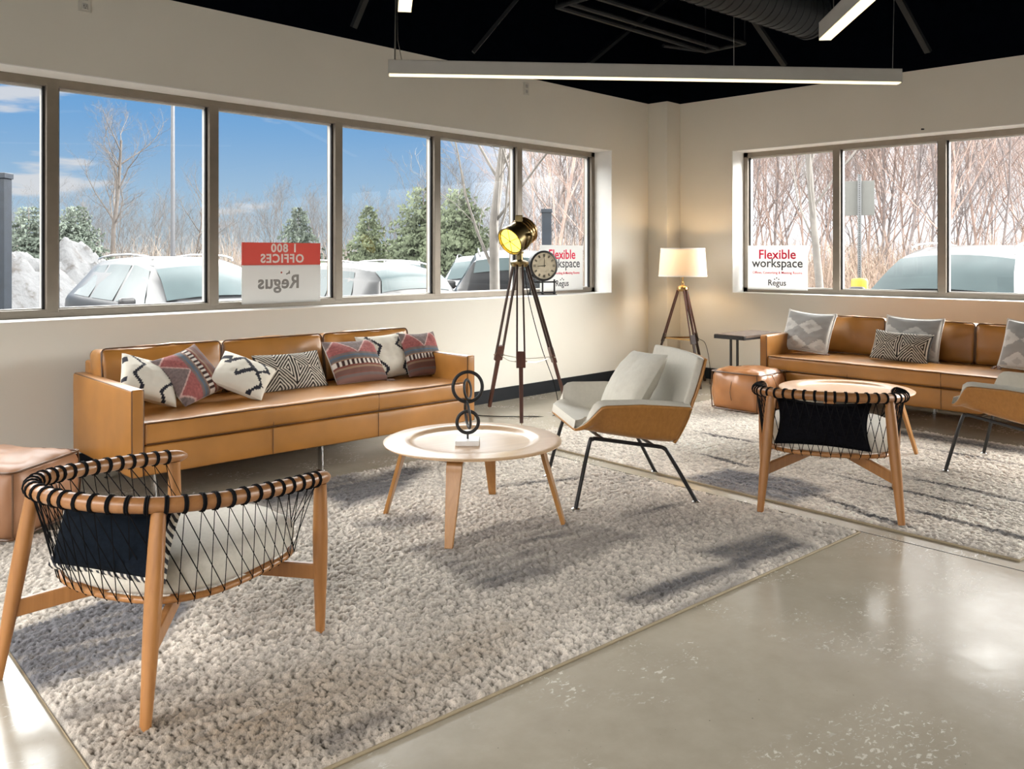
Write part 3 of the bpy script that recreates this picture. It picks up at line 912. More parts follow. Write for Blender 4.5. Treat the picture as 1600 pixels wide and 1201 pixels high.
# ------------------------------------------------------------------ armchairs with a bent rail and rope sides
def rope_chair(name, loc, rz, label, group, hide_cushion=None):
    t = thing(name, loc, rz, label, 'armchair', group)
    rail_c = [(0.405, -0.345, 0.528), (0.30, -0.358, 0.540), (0.10, -0.368, 0.558), (-0.10, -0.352, 0.574), (-0.245, -0.288, 0.587), (-0.338, -0.165, 0.596), (-0.370, 0.0, 0.599)]
    rail_c = rail_c + [(x, -y, z) for x, y, z in reversed(rail_c[:-1])]
    rail = resample(catmull(rail_c, 10), 90)
    rr = [0.0235]*90
    for k, f in ((0, 0.35), (1, 0.85)): rr[k] = rr[-1-k] = 0.0235*f
    g = G(); g.tube(rail, rr, 14, up=(0, 0, 1)); obj('arm_rail', g, 'oak_rail', t, smooth=60)
    # legs: rear ones lean in towards the rail, front ones upright, all tapering to the foot
    for s in (-1, 1):
        for top, foot in (((-0.262, s*0.277, 0.570), (-0.348, s*0.325, 0.0)), ((0.352, s*0.351, 0.515), (0.352, s*0.350, 0.0))):
            P = resample([top, foot], 7); rad = [0.0225, 0.0255, 0.027, 0.026, 0.0235, 0.020, 0.0165]
            g = G(); g.tube(P, rad, 14, up=(0, 1, 0), sx=0.85); obj('leg', g, 'oak_leg', t, smooth=60)
        # stretchers from each leg to the middle under the seat
        for p, q in (((-0.318, s*0.308, 0.205), (0.085, s*0.030, 0.268)), ((0.352, s*0.350, 0.215), (0.125, s*0.030, 0.266))):
            g = G(); g.bar(p, q, 0.022, 0.052); obj('stretcher', g, 'oak_leg', t, smooth=0, bevel=0.004)
    # seat hoop: rounded at the back, corners at the front
    def hoop(k, z, off=0.0):
        pts = [(0.315, -0.20), (0.29, -0.275), (0.20, -0.312), (0.0, -0.318), (-0.14, -0.285), (-0.225, -0.19), (-0.258, 0.0)]
        pts = pts + [(x, -y) for x, y in reversed(pts[:-1])]
        cx = 0.02
        P = [(cx+(x-cx)*(1+off), y*(1+off), z+0.03*max(0, x)) for x, y in pts]
        return resample(catmull(P, 8), k)
    N = 38
    low = hoop(N*3, 0.290)
    g = G(); g.tube(hoop(80, 0.290)+[V(0.33, 0.1, 0.2999), V(0.335, 0, 0.30), V(0.33, -0.1, 0.2999)], 0.0105, 10, closed=True); obj('seat_frame', g, 'oak_leg', t, smooth=60)
    g = G(); g.box((0.105, 0, 0.250), (0.15, 0.12, 0.020)); obj('centre_plate', g, 'ply_panel', t, smooth=0, bevel=0.003)
    # ropes: a wrap round the rail, two strands down to the hoop, crossing their neighbours
    g = G()
    up = resample(rail, 200)[9:191]
    for i in range(N):
        f = i/(N-1); k = f*(len(up)-1); p = up[int(k)]; a = up[max(0, int(k)-1)]; b = up[min(len(up)-1, int(k)+1)]
        tv = (b-a).normalized(); side = tv.cross(V(0, 0, 1)).normalized(); vert = side.cross(tv)
        loop = [p + (side*math.cos(q*PI/6)+vert*math.sin(q*PI/6))*0.0250 for q in range(12)]
        g.tube([q+tv*0.003 for q in loop], 0.0038, 5, closed=True); g.tube([q-tv*0.003 for q in loop], 0.0038, 5, closed=True)
        st = p - V(0, 0, 0.024)
        for sh in (-1.5, 1.5):
            m = min(max((f*(N-1)+sh)/(N-1), 0.0), 1.0)
            e = low[int(m*(len(low)-1))]
            out = V(e.x-0.02, e.y, 0).normalized()*0.013
            mid = st.lerp(e+out, 0.55)
            g.tube([st, mid, e+out, e+V(0, 0, -0.014)], 0.0017, 4, caps=False)
    obj('rope_lattice', g, 'cord_black', t, smooth=60)
    # thick seat cushion over the hoop
    g = G(); rows = []
    for z, off in ((0.300, -0.12), (0.303, -0.03), (0.318, 0.015), (0.345, 0.03), (0.375, 0.025), (0.397, -0.02), (0.412, -0.12), (0.422, -0.35), (0.426, -0.7)):
        P = hoop(72, 0, off); P = [V(p.x, p.y, z + 0.03*max(0, p.x)) for p in P]
        front = [V(0.02+(0.345-0.02)*(1+off), y*(1+off), z+0.01) for y in (0.13, 0.065, 0.0, -0.065, -0.13)]
        rows.append(P+front)
    g.grid(rows, closed=True); n = len(rows[0])
    g.f.append(tuple(range(n-1, -1, -1))); g.f.append(tuple((len(rows)-1)*n+k for k in range(n))); g.mi += [0, 0]
    obj('seat_cushion', g, 'seat_linen', t, smooth=70)
    return t
RC1, RC1A = (1.235, 2.768, 0.004), R(17)
RC2, RC2A = (4.44, 1.971, 0.016), R(24.5)
rc = rope_chair('rope_armchair', RC1, RC1A, 'oak armchair with black rope sides and a navy cushion, close to the camera', 'oak rope armchairs')
dup(rc, RC2, RC2A, 'oak armchair with black rope sides seen from behind, black cushion inside', 'oak rope armchairs')
def in_chair(base, a, p):
    c, s = math.cos(a), math.sin(a)
    return (base[0]+c*p[0]-s*p[1], base[1]+s*p[0]+c*p[1], base[2]+p[2])
# cushions inside the rope chairs (their backs face the camera)
pillow(in_chair(RC1, RC1A, (-0.220, -0.035, 0.345)), RC1A-PI/2, R(-20), R(-3), 0.47, 0.205, 0.13, pat_plain((0, 0, 0)), 'navy oblong cushion with a striped frill edge inside the near rope armchair', seed=21, mat='navy_cloth', n=40, trim=('frill_stripe', 0.013), name='lumbar_cushion')
pillow(in_chair(RC2, RC2A, (-0.235, 0.03, 0.325)), RC2A-PI/2, R(-16), R(1.5), 0.45, 0.235, 0.12, pat_plain((0, 0, 0)), 'black oblong cushion inside the rope armchair seen from behind', seed=22, mat='black_cloth', n=40, name='lumbar_cushion', trim=('black_cloth', 0.005), corner=0.2)

# ------------------------------------------------------------------ shell armchairs on black tube legs
def shell_chair(name, loc, rz, label, group):
    t = thing(name, loc, rz, label, 'armchair', group)
    def sst(a, b, x):
        k = min(1.0, max(0.0, (x-a)/(b-a))); return k*k*(3-2*k)
    def zseat(x): return 0.308 + 0.090*max(0.0, (x+0.215)/0.53)**1.3 - 0.008*sst(0.28, 0.326, x)
    def ztop(x): return zseat(x) + 0.004 + (0.522 - 0.022*max(0.0, -x)/0.21 - zseat(x))*(1-sst(0.195, 0.320, x))
    def wtop(x): return 0.262 + 0.103*(1-sst(0.215, 0.324, x))
    xs = [0.326, 0.324, 0.321, 0.316, 0.306, 0.292, 0.276, 0.26, 0.244, 0.228, 0.21, 0.185, 0.14, 0.08, 0.0, -0.08, -0.15, -0.198, -0.214]
    def section(x):
        zb, zt, wt = zseat(x), ztop(x), wtop(x); h = zt-zb
        half = [(0, zb), (0.07, zb), (0.14, zb), (0.20, zb), (min(0.252, wt-0.006), zb+min(0.008, h*0.2)), (min(0.282, wt-0.003), zb+min(0.030, h*0.4)), (0.282+(wt-0.282)*0.35 if wt > 0.282 else wt-0.001, zb+h*0.45), (0.282+(wt-0.282)*0.72 if wt > 0.282 else wt, zb+h*0.75), (wt, zt)]
        half = catmull([(y, z, 0) for y, z in half], 3)
        sh = 0.30*(1-sst(-0.19, 0.05, x))
        return [V(x-sh*max(0, p.y-0.315), -p.x, p.y) for p in reversed(half[1:])] + [V(x-sh*max(0, p.y-0.315), p.x, p.y) for p in half]
    g = G(); g.grid([section(x) for x in xs]); obj('seat_shell', g, 'ply_panel', t, smooth=60, solid=-0.011, fix=False)
    obj('seat_pad', G().grid([[p+V(0.004, 0, 0.002) for p in section(x)] for x in xs]), 'upholstery_greige', t, smooth=60, solid=0.042, fix=False, bevel=0.015, seg=4)
    def back(k, off=0.0):
        q = k/12; x = -0.208 - 0.190*q - 0.02*math.sin(q*PI); z = 0.302 + 0.448*q; row = []
        hw = 0.268 + 0.072*min(1.0, q/0.36)**0.8 + 0.006*math.sin(q*PI)
        for j in range(-8, 9):
            s = j/8
            row.append(V(x + 0.045*s*s*min(1.0, q*2.2) + off, s*hw, z))
        return row
    obj('back_shell', G().grid([back(k) for k in range(13)]), 'ply_panel', t, smooth=60, solid=-0.012, fix=False)
    obj('back_pad', G().grid([back(k, 0.003) for k in range(13)]), 'upholstery_greige', t, smooth=60, solid=0.040, fix=False, bevel=0.012, seg=3)
    for s in (-1, 1):
        P = [(0.339, s*0.335, 0.006), (0.262, s*0.300, 0.310), (0.238, s*0.287, 0.342), (0.190, s*0.280, 0.338), (0.0, s*0.272, 0.306), (-0.115, s*0.272, 0.288), (-0.150, s*0.277, 0.278), (-0.178, s*0.285, 0.242), (-0.310, s*0.322, 0.006)]
        g = G(); g.tube(catmull(P, 6), 0.0105, 10, up=(0, 1, 0)); obj('leg_frame', g, 'black_metal', t, smooth=60)
        for x, y in ((0.340, 0.336), (-0.311, 0.323)):
            g = G(); g.lathe([(0.0, 0.0), (0.021, 0.0), (0.022, 0.005), (0.012, 0.010), (0.0, 0.010)], 16, (x, s*y, 0)); obj('foot_glide', g, 'chrome', t)
    g = G(); g.tube([(0.18, -0.28, 0.337), (0.18, 0.28, 0.337)], 0.009, 8); g.tube([(-0.10, -0.275, 0.290), (-0.10, 0.275, 0.290)], 0.009, 8)
    obj('cross_bar', g, 'black_metal', t)
    return t
SC1, SC1A = (3.847, 2.887, 0.016), R(144)
SC2, SC2A = (5.83, 1.376, 0.016), R(88)
sc = shell_chair('shell_armchair', SC1, SC1A, 'greige upholstered armchair with plywood shell, loose greige cushion on it, beside the coffee table', 'plywood shell armchairs')
dup(sc, SC2, SC2A, 'greige upholstered plywood armchair cut off by the picture edge, in front of the second sofa', 'plywood shell armchairs')
pillow(in_chair(SC1, SC1A, (-0.075, -0.03, 0.385)), SC1A+PI/2, R(-33), R(-4), 0.52, 0.41, 0.17, pat_plain((0, 0, 0)), 'loose greige cushion on the plywood shell armchair', seed=23, mat='cushion_greige', n=48, name='seat_cushion_loose', sag=0.0)

# C-shaped side table by the second sofa
t = thing('side_table', (6.98, 3.83, 0), R(-4), 'dark wooden side table on thin black posts between the pouf and the sofa arm', 'side table')
g = G(); g.box((0, 0, 0.607), (0.60, 0.30, 0.022)); obj('tabletop', g, 'side_table_top', t, smooth=0, bevel=0.002)
g = G(); g.span((-0.302, -0.152, 0.580), (0.302, -0.128, 0.596)); g.span((-0.302, 0.128, 0.580), (0.302, 0.152, 0.596)); g.span((-0.302, -0.152, 0.580), (-0.278, 0.152, 0.612)); g.span((0.278, -0.152, 0.580), (0.302, 0.152, 0.612))
obj('apron', g, 'black_metal', t, smooth=0)
for y in (0.085, -0.015):
    g = G(); g.box((-0.24+ (0.10 if y < 0 else 0), 0.02 if y < 0 else 0.02, 0.297), (0.016, 0.016, 0.566)); obj('post', g, 'black_metal', t, smooth=0)
g = G(); g.box((0, 0.02, 0.008), (0.56, 0.30, 0.016)); obj('foot_plate', g, 'black_metal', t, smooth=0)

# ------------------------------------------------------------------ rugs
def rug(name, cx, cy, rz, Lx, Ly, label, patches, streaks, seed, tone=1.0):
    rs = np.random.RandomState(seed)
    st = 0.0062
    nx, ny = int(Lx/st), int(Ly/st)
    X, Y = np.meshgrid(np.linspace(-Lx/2, Lx/2, nx), np.linspace(-Ly/2, Ly/2, ny))
    c, s = math.cos(rz), math.sin(rz)
    WX, WY = cx + c*X - s*Y, cy + s*X + c*Y
    def field(fx, fy, k=0):          # smooth value noise by bilinear interpolation of a random lattice, -1..1
        gx, gy = int(Lx*fx)+3, int(Ly*fy)+3
        A = rs.uniform(-1, 1, (gy, gx))
        u = (X+Lx/2)*fx; w = (Y+Ly/2)*fy
        i, j = np.clip(u.astype(int), 0, gx-2), np.clip(w.astype(int), 0, gy-2)
        a, b = u-i, w-j
        a = a*a*(3-2*a); b = b*b*(3-2*b)
        return (A[j, i]*(1-a)+A[j, i+1]*a)*(1-b) + (A[j+1, i]*(1-a)+A[j+1, i+1]*a)*b
    fine = rs.uniform(-1, 1, (ny, nx)); tuft = field(72, 72); tuft2 = field(30, 38)
    z = 0.0145 + 0.0045*fine + 0.0060*tuft + 0.0025*tuft2
    edge = np.minimum(np.minimum(X+Lx/2, Lx/2-X), np.minimum(Y+Ly/2, Ly/2-Y))
    z = np.where(edge < 0.012, 0.006, z)
    streak = field(3.2, 34) * 0.6 + field(9, 60) * 0.4           # drawn out along the length
    base = np.stack([np.full_like(X, q) for q in (0.585, 0.53, 0.465)], -1)
    blot = 0.5*field(2.2, 3.0) + 0.3*field(6, 9) + 0.25*streak
    base *= (tone*(1 + 0.20*blot))[..., None]
    base *= (1 + 0.26*fine + 0.36*tuft)[..., None]
    dark = np.array([0.105, 0.10, 0.105])
    def soft_poly(poly, soft):
        """1 inside the convex or star-shaped outline, soft edge"""
        P = np.array(poly); ins = np.zeros_like(X, bool); dist = np.full_like(X, 9.0)
        n = len(P)
        for i in range(n):
            (x0, y0), (x1, y1) = P[i], P[(i+1) % n]
            cond = ((y0 > WY) != (y1 > WY)) & (WX < (x1-x0)*(WY-y0)/((y1-y0)+1e-12)+x0)
            ins ^= cond
            dx, dy = x1-x0, y1-y0
            tt = np.clip(((WX-x0)*dx+(WY-y0)*dy)/(dx*dx+dy*dy), 0, 1)
            dist = np.minimum(dist, np.hypot(WX-x0-tt*dx, WY-y0-tt*dy))
        sd = np.where(ins, dist, -dist)
        return np.clip(0.5+sd/soft*0.5, 0, 1)
    for poly, strength, soft, colr in patches:
        m = soft_poly(poly, soft)
        m = np.clip(m*strength*(1.15 + 0.75*streak + 0.30*fine + 0.35*tuft), 0, 0.97)[..., None]
        cd = np.array(colr if colr else dark)*(1 + 0.25*fine + 0.25*tuft)[..., None]
        base = base*(1-m) + cd*m
    for (x0, y0), (x1, y1), wd, strength in streaks:
        dx, dy = x1-x0, y1-y0; ln = math.hypot(dx, dy)
        tt = ((WX-x0)*dx+(WY-y0)*dy)/(ln*ln); d = ((WX-x0)*(-dy)+(WY-y0)*dx)/ln + 0.03*field(3, 6)
        m = np.clip(1-np.abs(d)/wd, 0, 1)*np.clip(1-np.abs(tt*2-1)**3, 0, 1)
        m = np.clip(m*strength*(1+1.3*streak+0.5*fine), 0, 0.95)[..., None]
        base = base*(1-m) + dark*m*0.8
    # loose flecks all over
    fl = np.clip((streak-0.42)*3.2, 0, 1)*np.clip(field(2.2, 3.5)*1.6, 0, 1)
    m = np.clip(fl*0.55, 0, 0.9)[..., None]; base = base*(1-m) + dark*m
    verts = np.stack([X, Y, z], -1).reshape(-1, 3)
    idx = np.arange(nx*ny).reshape(ny, nx)
    faces = np.stack([idx[:-1, :-1], idx[:-1, 1:], idx[1:, 1:], idx[1:, :-1]], -1).reshape(-1, 4)
    me = bpy.data.meshes.new(name)
    me.vertices.add(len(verts)); me.vertices.foreach_set('co', verts.ravel().astype(np.float32))
    me.loops.add(faces.size); me.loops.foreach_set('vertex_index', faces.ravel().astype(np.int32))
    me.polygons.add(len(faces)); me.polygons.foreach_set('loop_start', np.arange(0, faces.size, 4, dtype=np.int32)); me.polygons.foreach_set('loop_total', np.full(len(faces), 4, dtype=np.int32))
    me.update(calc_edges=True); me.validate(); me.shade_smooth()
    o = link(name, me, 'rug_pile', None, (cx, cy, 0)); o.rotation_euler = (0, 0, rz)
    set_colors(o, np.clip(base, 0.01, 0.9).reshape(-1, 3))
    tag(o, label, 'rug')
    g = G(); h = 0.0055
    g.span((-Lx/2+0.004, -Ly/2+0.004, 0.0), (Lx/2-0.004, Ly/2-0.004, 0.005))
    g.tube([(-Lx/2, -Ly/2, h), (Lx/2, -Ly/2, h), (Lx/2, Ly/2, h), (-Lx/2, Ly/2, h)], 0.0058, 6, closed=True)
    obj('binding', g, 'rug_binding', o)
    return o
# rug corners measured on the floor: (0.79,1.86) (4.05,1.657) and the far edge near y = 4.2
ang = R(-4.2)
bx, by = math.cos(ang), math.sin(ang)
L1, W1 = 3.26, 2.52
c1 = (0.795 + bx*L1/2 - by*W1/2, 1.885 + by*L1/2 + bx*W1/2)
brown = (0.27, 0.20, 0.135); midg = (0.25, 0.225, 0.205); cool = (0.13, 0.13, 0.145)
rug('area_rug', c1[0], c1[1], ang, L1, W1, 'shaggy beige and charcoal patched rug under the coffee table with the sculpture', [
    ([(2.64, 3.97), (3.3, 4.12), (3.4, 4.01), (2.9, 3.7), (2.58, 3.68)], 0.85, 0.06, None),
    ([(2.3, 4.2), (3.0, 4.25), (3.0, 3.95), (2.3, 3.95)], 0.75, 0.08, None),
    ([(2.45, 3.41), (2.82, 3.36), (2.76, 3.2), (2.52, 3.23)], 0.55, 0.06, None),
    ([(2.40, 2.99), (3.19, 2.85), (3.28, 2.32), (2.64, 2.32), (2.32, 2.36)], 0.55, 0.03, midg),
    ([(2.32, 2.52), (2.68, 2.50), (2.64, 2.32), (2.32, 2.36)], 0.45, 0.08, None),
    ([(3.27, 2.03), (3.75, 1.92), (3.67, 1.71), (3.25, 1.81)], 0.80, 0.04, None),
    ([(2.61, 1.98), (3.07, 1.90), (3.30, 1.84), (3.25, 1.77), (2.7, 1.85), (2.61, 1.89)], 0.75, 0.04, None),
    ([(2.55, 1.76), (3.13, 1.745), (3.12, 1.70), (2.6, 1.72)], 0.55, 0.04, None),
    ([(0.70, 3.25), (1.24, 3.33), (1.50, 3.10), (1.18, 2.76), (0.80, 2.81)], 0.88, 0.03, cool),
    ([(0.80, 2.60), (0.99, 2.60), (1.20, 2.50), (0.85, 2.54)], 0.6, 0.05, None),
    ([(1.00, 2.46), (1.50, 2.25), (1.47, 1.94), (1.10, 1.90), (0.86, 2.17)], 0.62, 0.22, brown),
    ([(1.5, 2.2), (2.1, 2.1), (2.0, 1.9), (1.4, 1.95)], 0.45, 0.2, brown),
    ([(1.28, 1.98), (1.52, 1.95), (1.5, 1.90), (1.3, 1.91)], 0.7, 0.05, None),
    ([(1.9, 3.9), (2.4, 3.9), (2.4, 3.5), (1.9, 3.4)], 0.25, 0.15, None),
    ([(0.9, 2.1), (2.0, 2.4), (2.6, 2.0), (1.6, 1.8), (0.95, 1.9)], 0.30, 0.25, (0.34, 0.285, 0.225)),
    ([(1.55, 2.95), (2.1, 3.0), (2.1, 2.8), (1.5, 2.75)], 0.30, 0.10, midg),
    ([(3.2, 2.75), (3.75, 2.6), (3.7, 2.3), (3.3, 2.3)], 0.30, 0.12, midg),
], [((3.3, 3.45), (4.0, 3.15), 0.05, 0.6), ((2.7, 2.75), (3.3, 2.5), 0.04, 0.4), ((3.4, 2.6), (3.9, 2.5), 0.05, 0.4)], 4)
ang2 = R(-4.8)
bx, by = math.cos(ang2), math.sin(ang2)
W2, L2 = 2.40, 3.32
c2 = (4.142 + bx*W2/2 - by*L2/2, 1.003 + by*W2/2 + bx*L2/2)
rug('area_rug', c2[0], c2[1], ang2+PI/2, L2, W2, 'shaggy pale rug with thin charcoal streaks under the amber table, nearer the corner', [
    ([(4.31, 2.75), (4.66, 2.69), (4.72, 2.28), (4.60, 2.05), (4.18, 2.10), (4.19, 2.23)], 0.80, 0.05, cool),
    ([(6.60, 2.6), (6.50, 1.2), (6.30, 1.2), (6.42, 2.5)], 0.75, 0.06, None),
], [((4.86, 3.05), (4.78, 2.6), 0.03, 1.2), ((4.54, 2.2), (4.24, 1.5), 0.035, 1.2), ((4.58, 1.6), (4.40, 0.95), 0.05, 1.5), ((5.22, 1.9), (5.10, 1.05), 0.05, 1.3), ((5.0, 2.3), (4.8, 1.2), 0.03, 0.9), ((5.5, 3.5), (5.45, 2.9), 0.04, 0.8), ((4.36, 1.9), (4.23, 1.45), 0.03, 1.2), ((6.1, 2.3), (6.0, 1.3), 0.03, 0.8)], 9, 1.12)

# ------------------------------------------------------------------ tripod spotlight
t = thing('tripod_spotlight', (5.06, 4.81, 0), 0, 'antique brass spotlight on a tall dark wooden tripod in front of the wide windows', 'floor lamp')
ZH1 = 1.265
SPOT_LEGS = ((R(226), 0.36), (R(78), 0.46), (R(-28), 0.43))
for a, fr_ in SPOT_LEGS:
    d = V(math.cos(a), math.sin(a), 0); tg = V(-math.sin(a), math.cos(a), 0)
    top = d*0.055 + V(0, 0, ZH1-0.02); foot = d*fr_
    def at_(f): return top.lerp(foot, f)
    g = G()
    for s in (-1, 1):
        g.bar(at_(0.0)+tg*s*0.022, at_(0.60)+tg*s*0.030, 0.014, 0.022, upv=d)
    lg = obj('leg', g, 'walnut_dark', t, smooth=0, bevel=0.002)
    g = G(); g.bar(at_(0.555), at_(0.655), 0.072, 0.028, upv=d); obj('leg_clamp', g, 'mahogany', lg, smooth=0, bevel=0.003)
    g = G(); g.bar(at_(0.60), at_(0.985), 0.034, 0.024, upv=d, w2=0.027, h2=0.02); obj('lower_leg', g, 'mahogany', lg, smooth=0, bevel=0.002)
    g = G(); g.tube([at_(0.985), at_(1.0)], [0.006, 0.004], 8)
    obj('foot_spike', g, 'nickel', lg)
    g = G(); g.tube([at_(0.615)-tg*0.05, at_(0.615)+tg*0.05], 0.006, 8)
    obj('bolt', g, 'nickel', lg)
g = G()
F = [V(math.cos(a), math.sin(a), 0)*(0.055+(fr_-0.055)*0.615) + V(0, 0, (ZH1-0.02)*(1-0.615)) for a, fr_ in SPOT_LEGS]
for i in range(3):
    p, q = F[i], F[(i+1) % 3]
    g.tube(catmull([p, p.lerp(q, 0.5)-V(0, 0, 0.025), q], 8), 0.003, 6)
obj('chain', g, 'nickel', t)
g = G(); g.lathe([(0.0, ZH1-0.055), (0.062, ZH1-0.05), (0.075, ZH1-0.03), (0.075, ZH1-0.012), (0.05, ZH1), (0.028, ZH1+0.005), (0.026, ZH1+0.055), (0.034, ZH1+0.058), (0.034, ZH1+0.072), (0.016, ZH1+0.078), (0.014, ZH1+0.105), (0, ZH1+0.105)], 24)
obj('hub', g, 'brass_old', t)
HC = V(0.0, 0.0, 1.475)
rt_ = V(math.sin(HEAD), -math.cos(HEAD), 0); fw_ = V(math.cos(HEAD), math.sin(HEAD), 0)
AX = (-rt_*0.60 - fw_*0.62 - V(0, 0, 0.46)).normalized()      # where the lamp points
q = AX.to_track_quat('Z', 'Y').to_matrix()
g = G(); g.lathe([(0.0, -0.140), (0.05, -0.138), (0.085, -0.125), (0.104, -0.10), (0.110, -0.07), (0.110, 0.085), (0.120, 0.088), (0.120, 0.128), (0.111, 0.130), (0.108, 0.112), (0.0, 0.108)], 40, HC, q)
hd = obj('lamp_head', g, 'brass_old', t, smooth=40)
g = G()
for z in (-0.085, -0.055, -0.025): g.lathe([(0.111, z-0.005), (0.116, z-0.004), (0.116, z+0.004), (0.111, z+0.005)], 40, HC, q)
obj('cooling_rib', g, 'brass', hd, smooth=40)
g = G(); g.lathe([(0.0, 0.1135), (0.06, 0.120), (0.102, 0.1125), (0.0, 0.109)], 40, HC, q); obj('lens', g, 'amber_lens', hd)
g = G()
for a in range(3):
    an = a*PI/3+0.3; u = q @ V(math.cos(an), math.sin(an), 0)*0.113; n_ = AX*0.126
    g.tube([HC+u+n_, HC-u+n_], 0.003, 6)
obj('guard', g, 'brass_old', hd)
g = G(); M3 = q
g.box(HC + q @ V(0, -0.0, 0) + V(-0.03, -0.02, 0.125) , (0.10, 0.06, 0.055), M=Matrix.Rotation(HEAD, 3, 'Z'))
obj('vent_box', g, 'brass_old', hd, smooth=0, bevel=0.006)
# yoke from the hub round the head
hz = AX.cross(V(0, 0, 1)).normalized()
pts = []
for k in range(13):
    a = PI + k*PI/12
    pts.append(HC + hz*0.135*math.cos(a) + V(0, 0, 0.125*math.sin(a)))
g = G(); g.tube(pts, 0.0085, 8, sx=1.4); g.tube([HC-hz*0.15, HC-hz*0.108], 0.014, 10); g.tube([HC+hz*0.15, HC+hz*0.108], 0.014, 10)
g.tube([V(0, 0, ZH1+0.10), V(0, 0, 1.36)], 0.012, 10)
obj('yoke', g, 'brass_old', t)
g = G(); g.tube(catmull([HC+V(0.09, 0.08, -0.04), V(0.10, 0.06, 1.30), V(0.13, 0.02, 0.95), V(0.22, -0.04, 0.55), V(0.30, -0.12, 0.22), V(0.26, -0.16, 0.012), V(0.05, -0.05, 0.006), V(-0.2, 0.28, 0.006), V(-0.02, 0.58, 0.006)], 8), 0.0035, 6)
g.tube(catmull([V(0.26, -0.16, 0.006), V(0.6, -0.25, 0.006), V(1.0, 0.1, 0.006), V(1.5, 0.2, 0.006), V(1.9, 0.55, 0.006)], 8), 0.0035, 6)
obj('power_cord', g, 'cord_black', t)
g = G(); g.lathe([(0.0, 0.0), (0.035, 0.0), (0.035, 0.012), (0.02, 0.022), (0.0, 0.024)], 20, (-0.045, 0.60, 0.0)); obj('foot_switch', g, 'cord_black', t)

# ------------------------------------------------------------------ corner floor lamp
t = thing('tripod_floor_lamp', (7.52, 4.86, 0), 0, 'floor lamp with a lit linen drum shade on a reddish wooden tripod in the corner', 'floor lamp')
ZL = 0.985
for a in (R(-118), R(104), R(-7)):
    d = V(math.cos(a), math.sin(a), 0); tg = V(-math.sin(a), math.cos(a), 0)
    top = d*0.045 + V(0, 0, ZL-0.02); foot = d*0.35
    def at_(f): return top.lerp(foot, f)
    g = G()
    for s in (-1, 1): g.bar(at_(0)+tg*s*0.016, at_(0.55)+tg*s*0.022, 0.011, 0.018, upv=d)
    lg = obj('leg', g, 'mahogany', t, smooth=0, bevel=0.002)
    g = G(); g.bar(at_(0.47), at_(0.56), 0.055, 0.020, upv=d); obj('leg_clamp', g, 'walnut_dark', lg, smooth=0, bevel=0.002)
    g = G(); g.bar(at_(0.52), at_(1.0), 0.024, 0.018, upv=d); obj('lower_leg', g, 'walnut_dark', lg, smooth=0, bevel=0.002)
g = G(); F = [V(math.cos(a), math.sin(a), 0)*(0.045+0.305*0.52) + V(0, 0, (ZL-0.02)*0.48) for a in (R(-118), R(104), R(-7))]
for i in range(3): g.bar(F[i], F[(i+1) % 3], 0.008, 0.016)
obj('brace', g, 'brass', t, smooth=0)
g = G(); g.lathe([(0, ZL-0.045), (0.05, ZL-0.04), (0.062, ZL-0.02), (0.058, ZL), (0.03, ZL+0.012), (0.018, ZL+0.02), (0.016, ZL+0.05), (0.010, ZL+0.055), (0.010, 1.19), (0, 1.19)], 24)
obj('hub', g, 'brass', t)
g = G(); g.lathe([(0.243, 1.097), (0.222, 1.378), (0.2195, 1.378), (0.2405, 1.097)], 48, close=True); sh = obj('lamp_shade', g, 'shade_linen', t, smooth=40)
for z, r in ((1.100, 0.2432), (1.375, 0.2225)):
    g = G(); g.lathe([(r-0.004, z-0.006), (r+0.0015, z-0.006), (r+0.0015, z+0.006), (r-0.004, z+0.006)], 48, close=True)
    obj('trim', g, 'white_jamb', sh, smooth=40)
g = G()
for k in range(3):
    a = k*2*PI/3; g.tube([V(0, 0, 1.19), V(math.cos(a)*0.236, math.sin(a)*0.236, 1.18)], 0.0025, 5)
obj('spider', g, 'brass', sh)
g = G(); g.lathe([(0, 1.19), (0.014, 1.195), (0.018, 1.22), (0.030, 1.255), (0.022, 1.285), (0, 1.295)], 16); obj('bulb', g, 'bulb_glow', t)
g = G(); g.tube(catmull([V(0.03, 0.02, 0.95), V(0.06, -0.10, 0.52), V(0.10, -0.20, 0.42), V(0.12, -0.24, 0.20), V(0.16, -0.22, 0.01), V(0.40, -0.1, 0.006)], 8), 0.003, 6); obj('power_cord', g, 'cord_black', t)

# ------------------------------------------------------------------ station clock on the sill
t = thing('station_clock', (6.215, 5.60, ZS+L), R(-24), 'round black double-faced clock on a black iron stand on the window sill', 'clock')
g = G()
for x in (-0.13, 0.0, 0.125): g.tube([(x, 0, 0.0), (x, 0, 0.15)], 0.0085, 10)
for x in (-0.13, 0.0, 0.125):
    for z in (0.018, 0.125): g.lathe([(0, z-0.013), (0.014, z-0.008), (0.014, z+0.008), (0, z+0.013)], 12, (x, 0, 0))
g.tube([(-0.145, 0, 0.125), (0.14, 0, 0.125)], 0.008, 10); g.tube([(-0.145, 0, 0.022), (0.14, 0, 0.022)], 0.008, 10)
g.tube([(-0.13, 0, 0.15), (-0.13, 0, 0.235)], 0.007, 8)
g.box((0, 0, 0.004), (0.27, 0.08, 0.008))
obj('stand', g, 'iron_black', t)
QY = Matrix.Rotation(PI/2, 3, 'X')
g = G(); g.lathe([(0.128, -0.042), (0.146, -0.036), (0.150, -0.02), (0.146, 0), (0.150, 0.02), (0.146, 0.036), (0.128, 0.042), (0.128, 0.03), (0.0, 0.03), (0.0, -0.03), (0.128, -0.03)], 48, (0.0, 0, 0.283), QY); obj('case', g, 'iron_black', t, smooth=50)
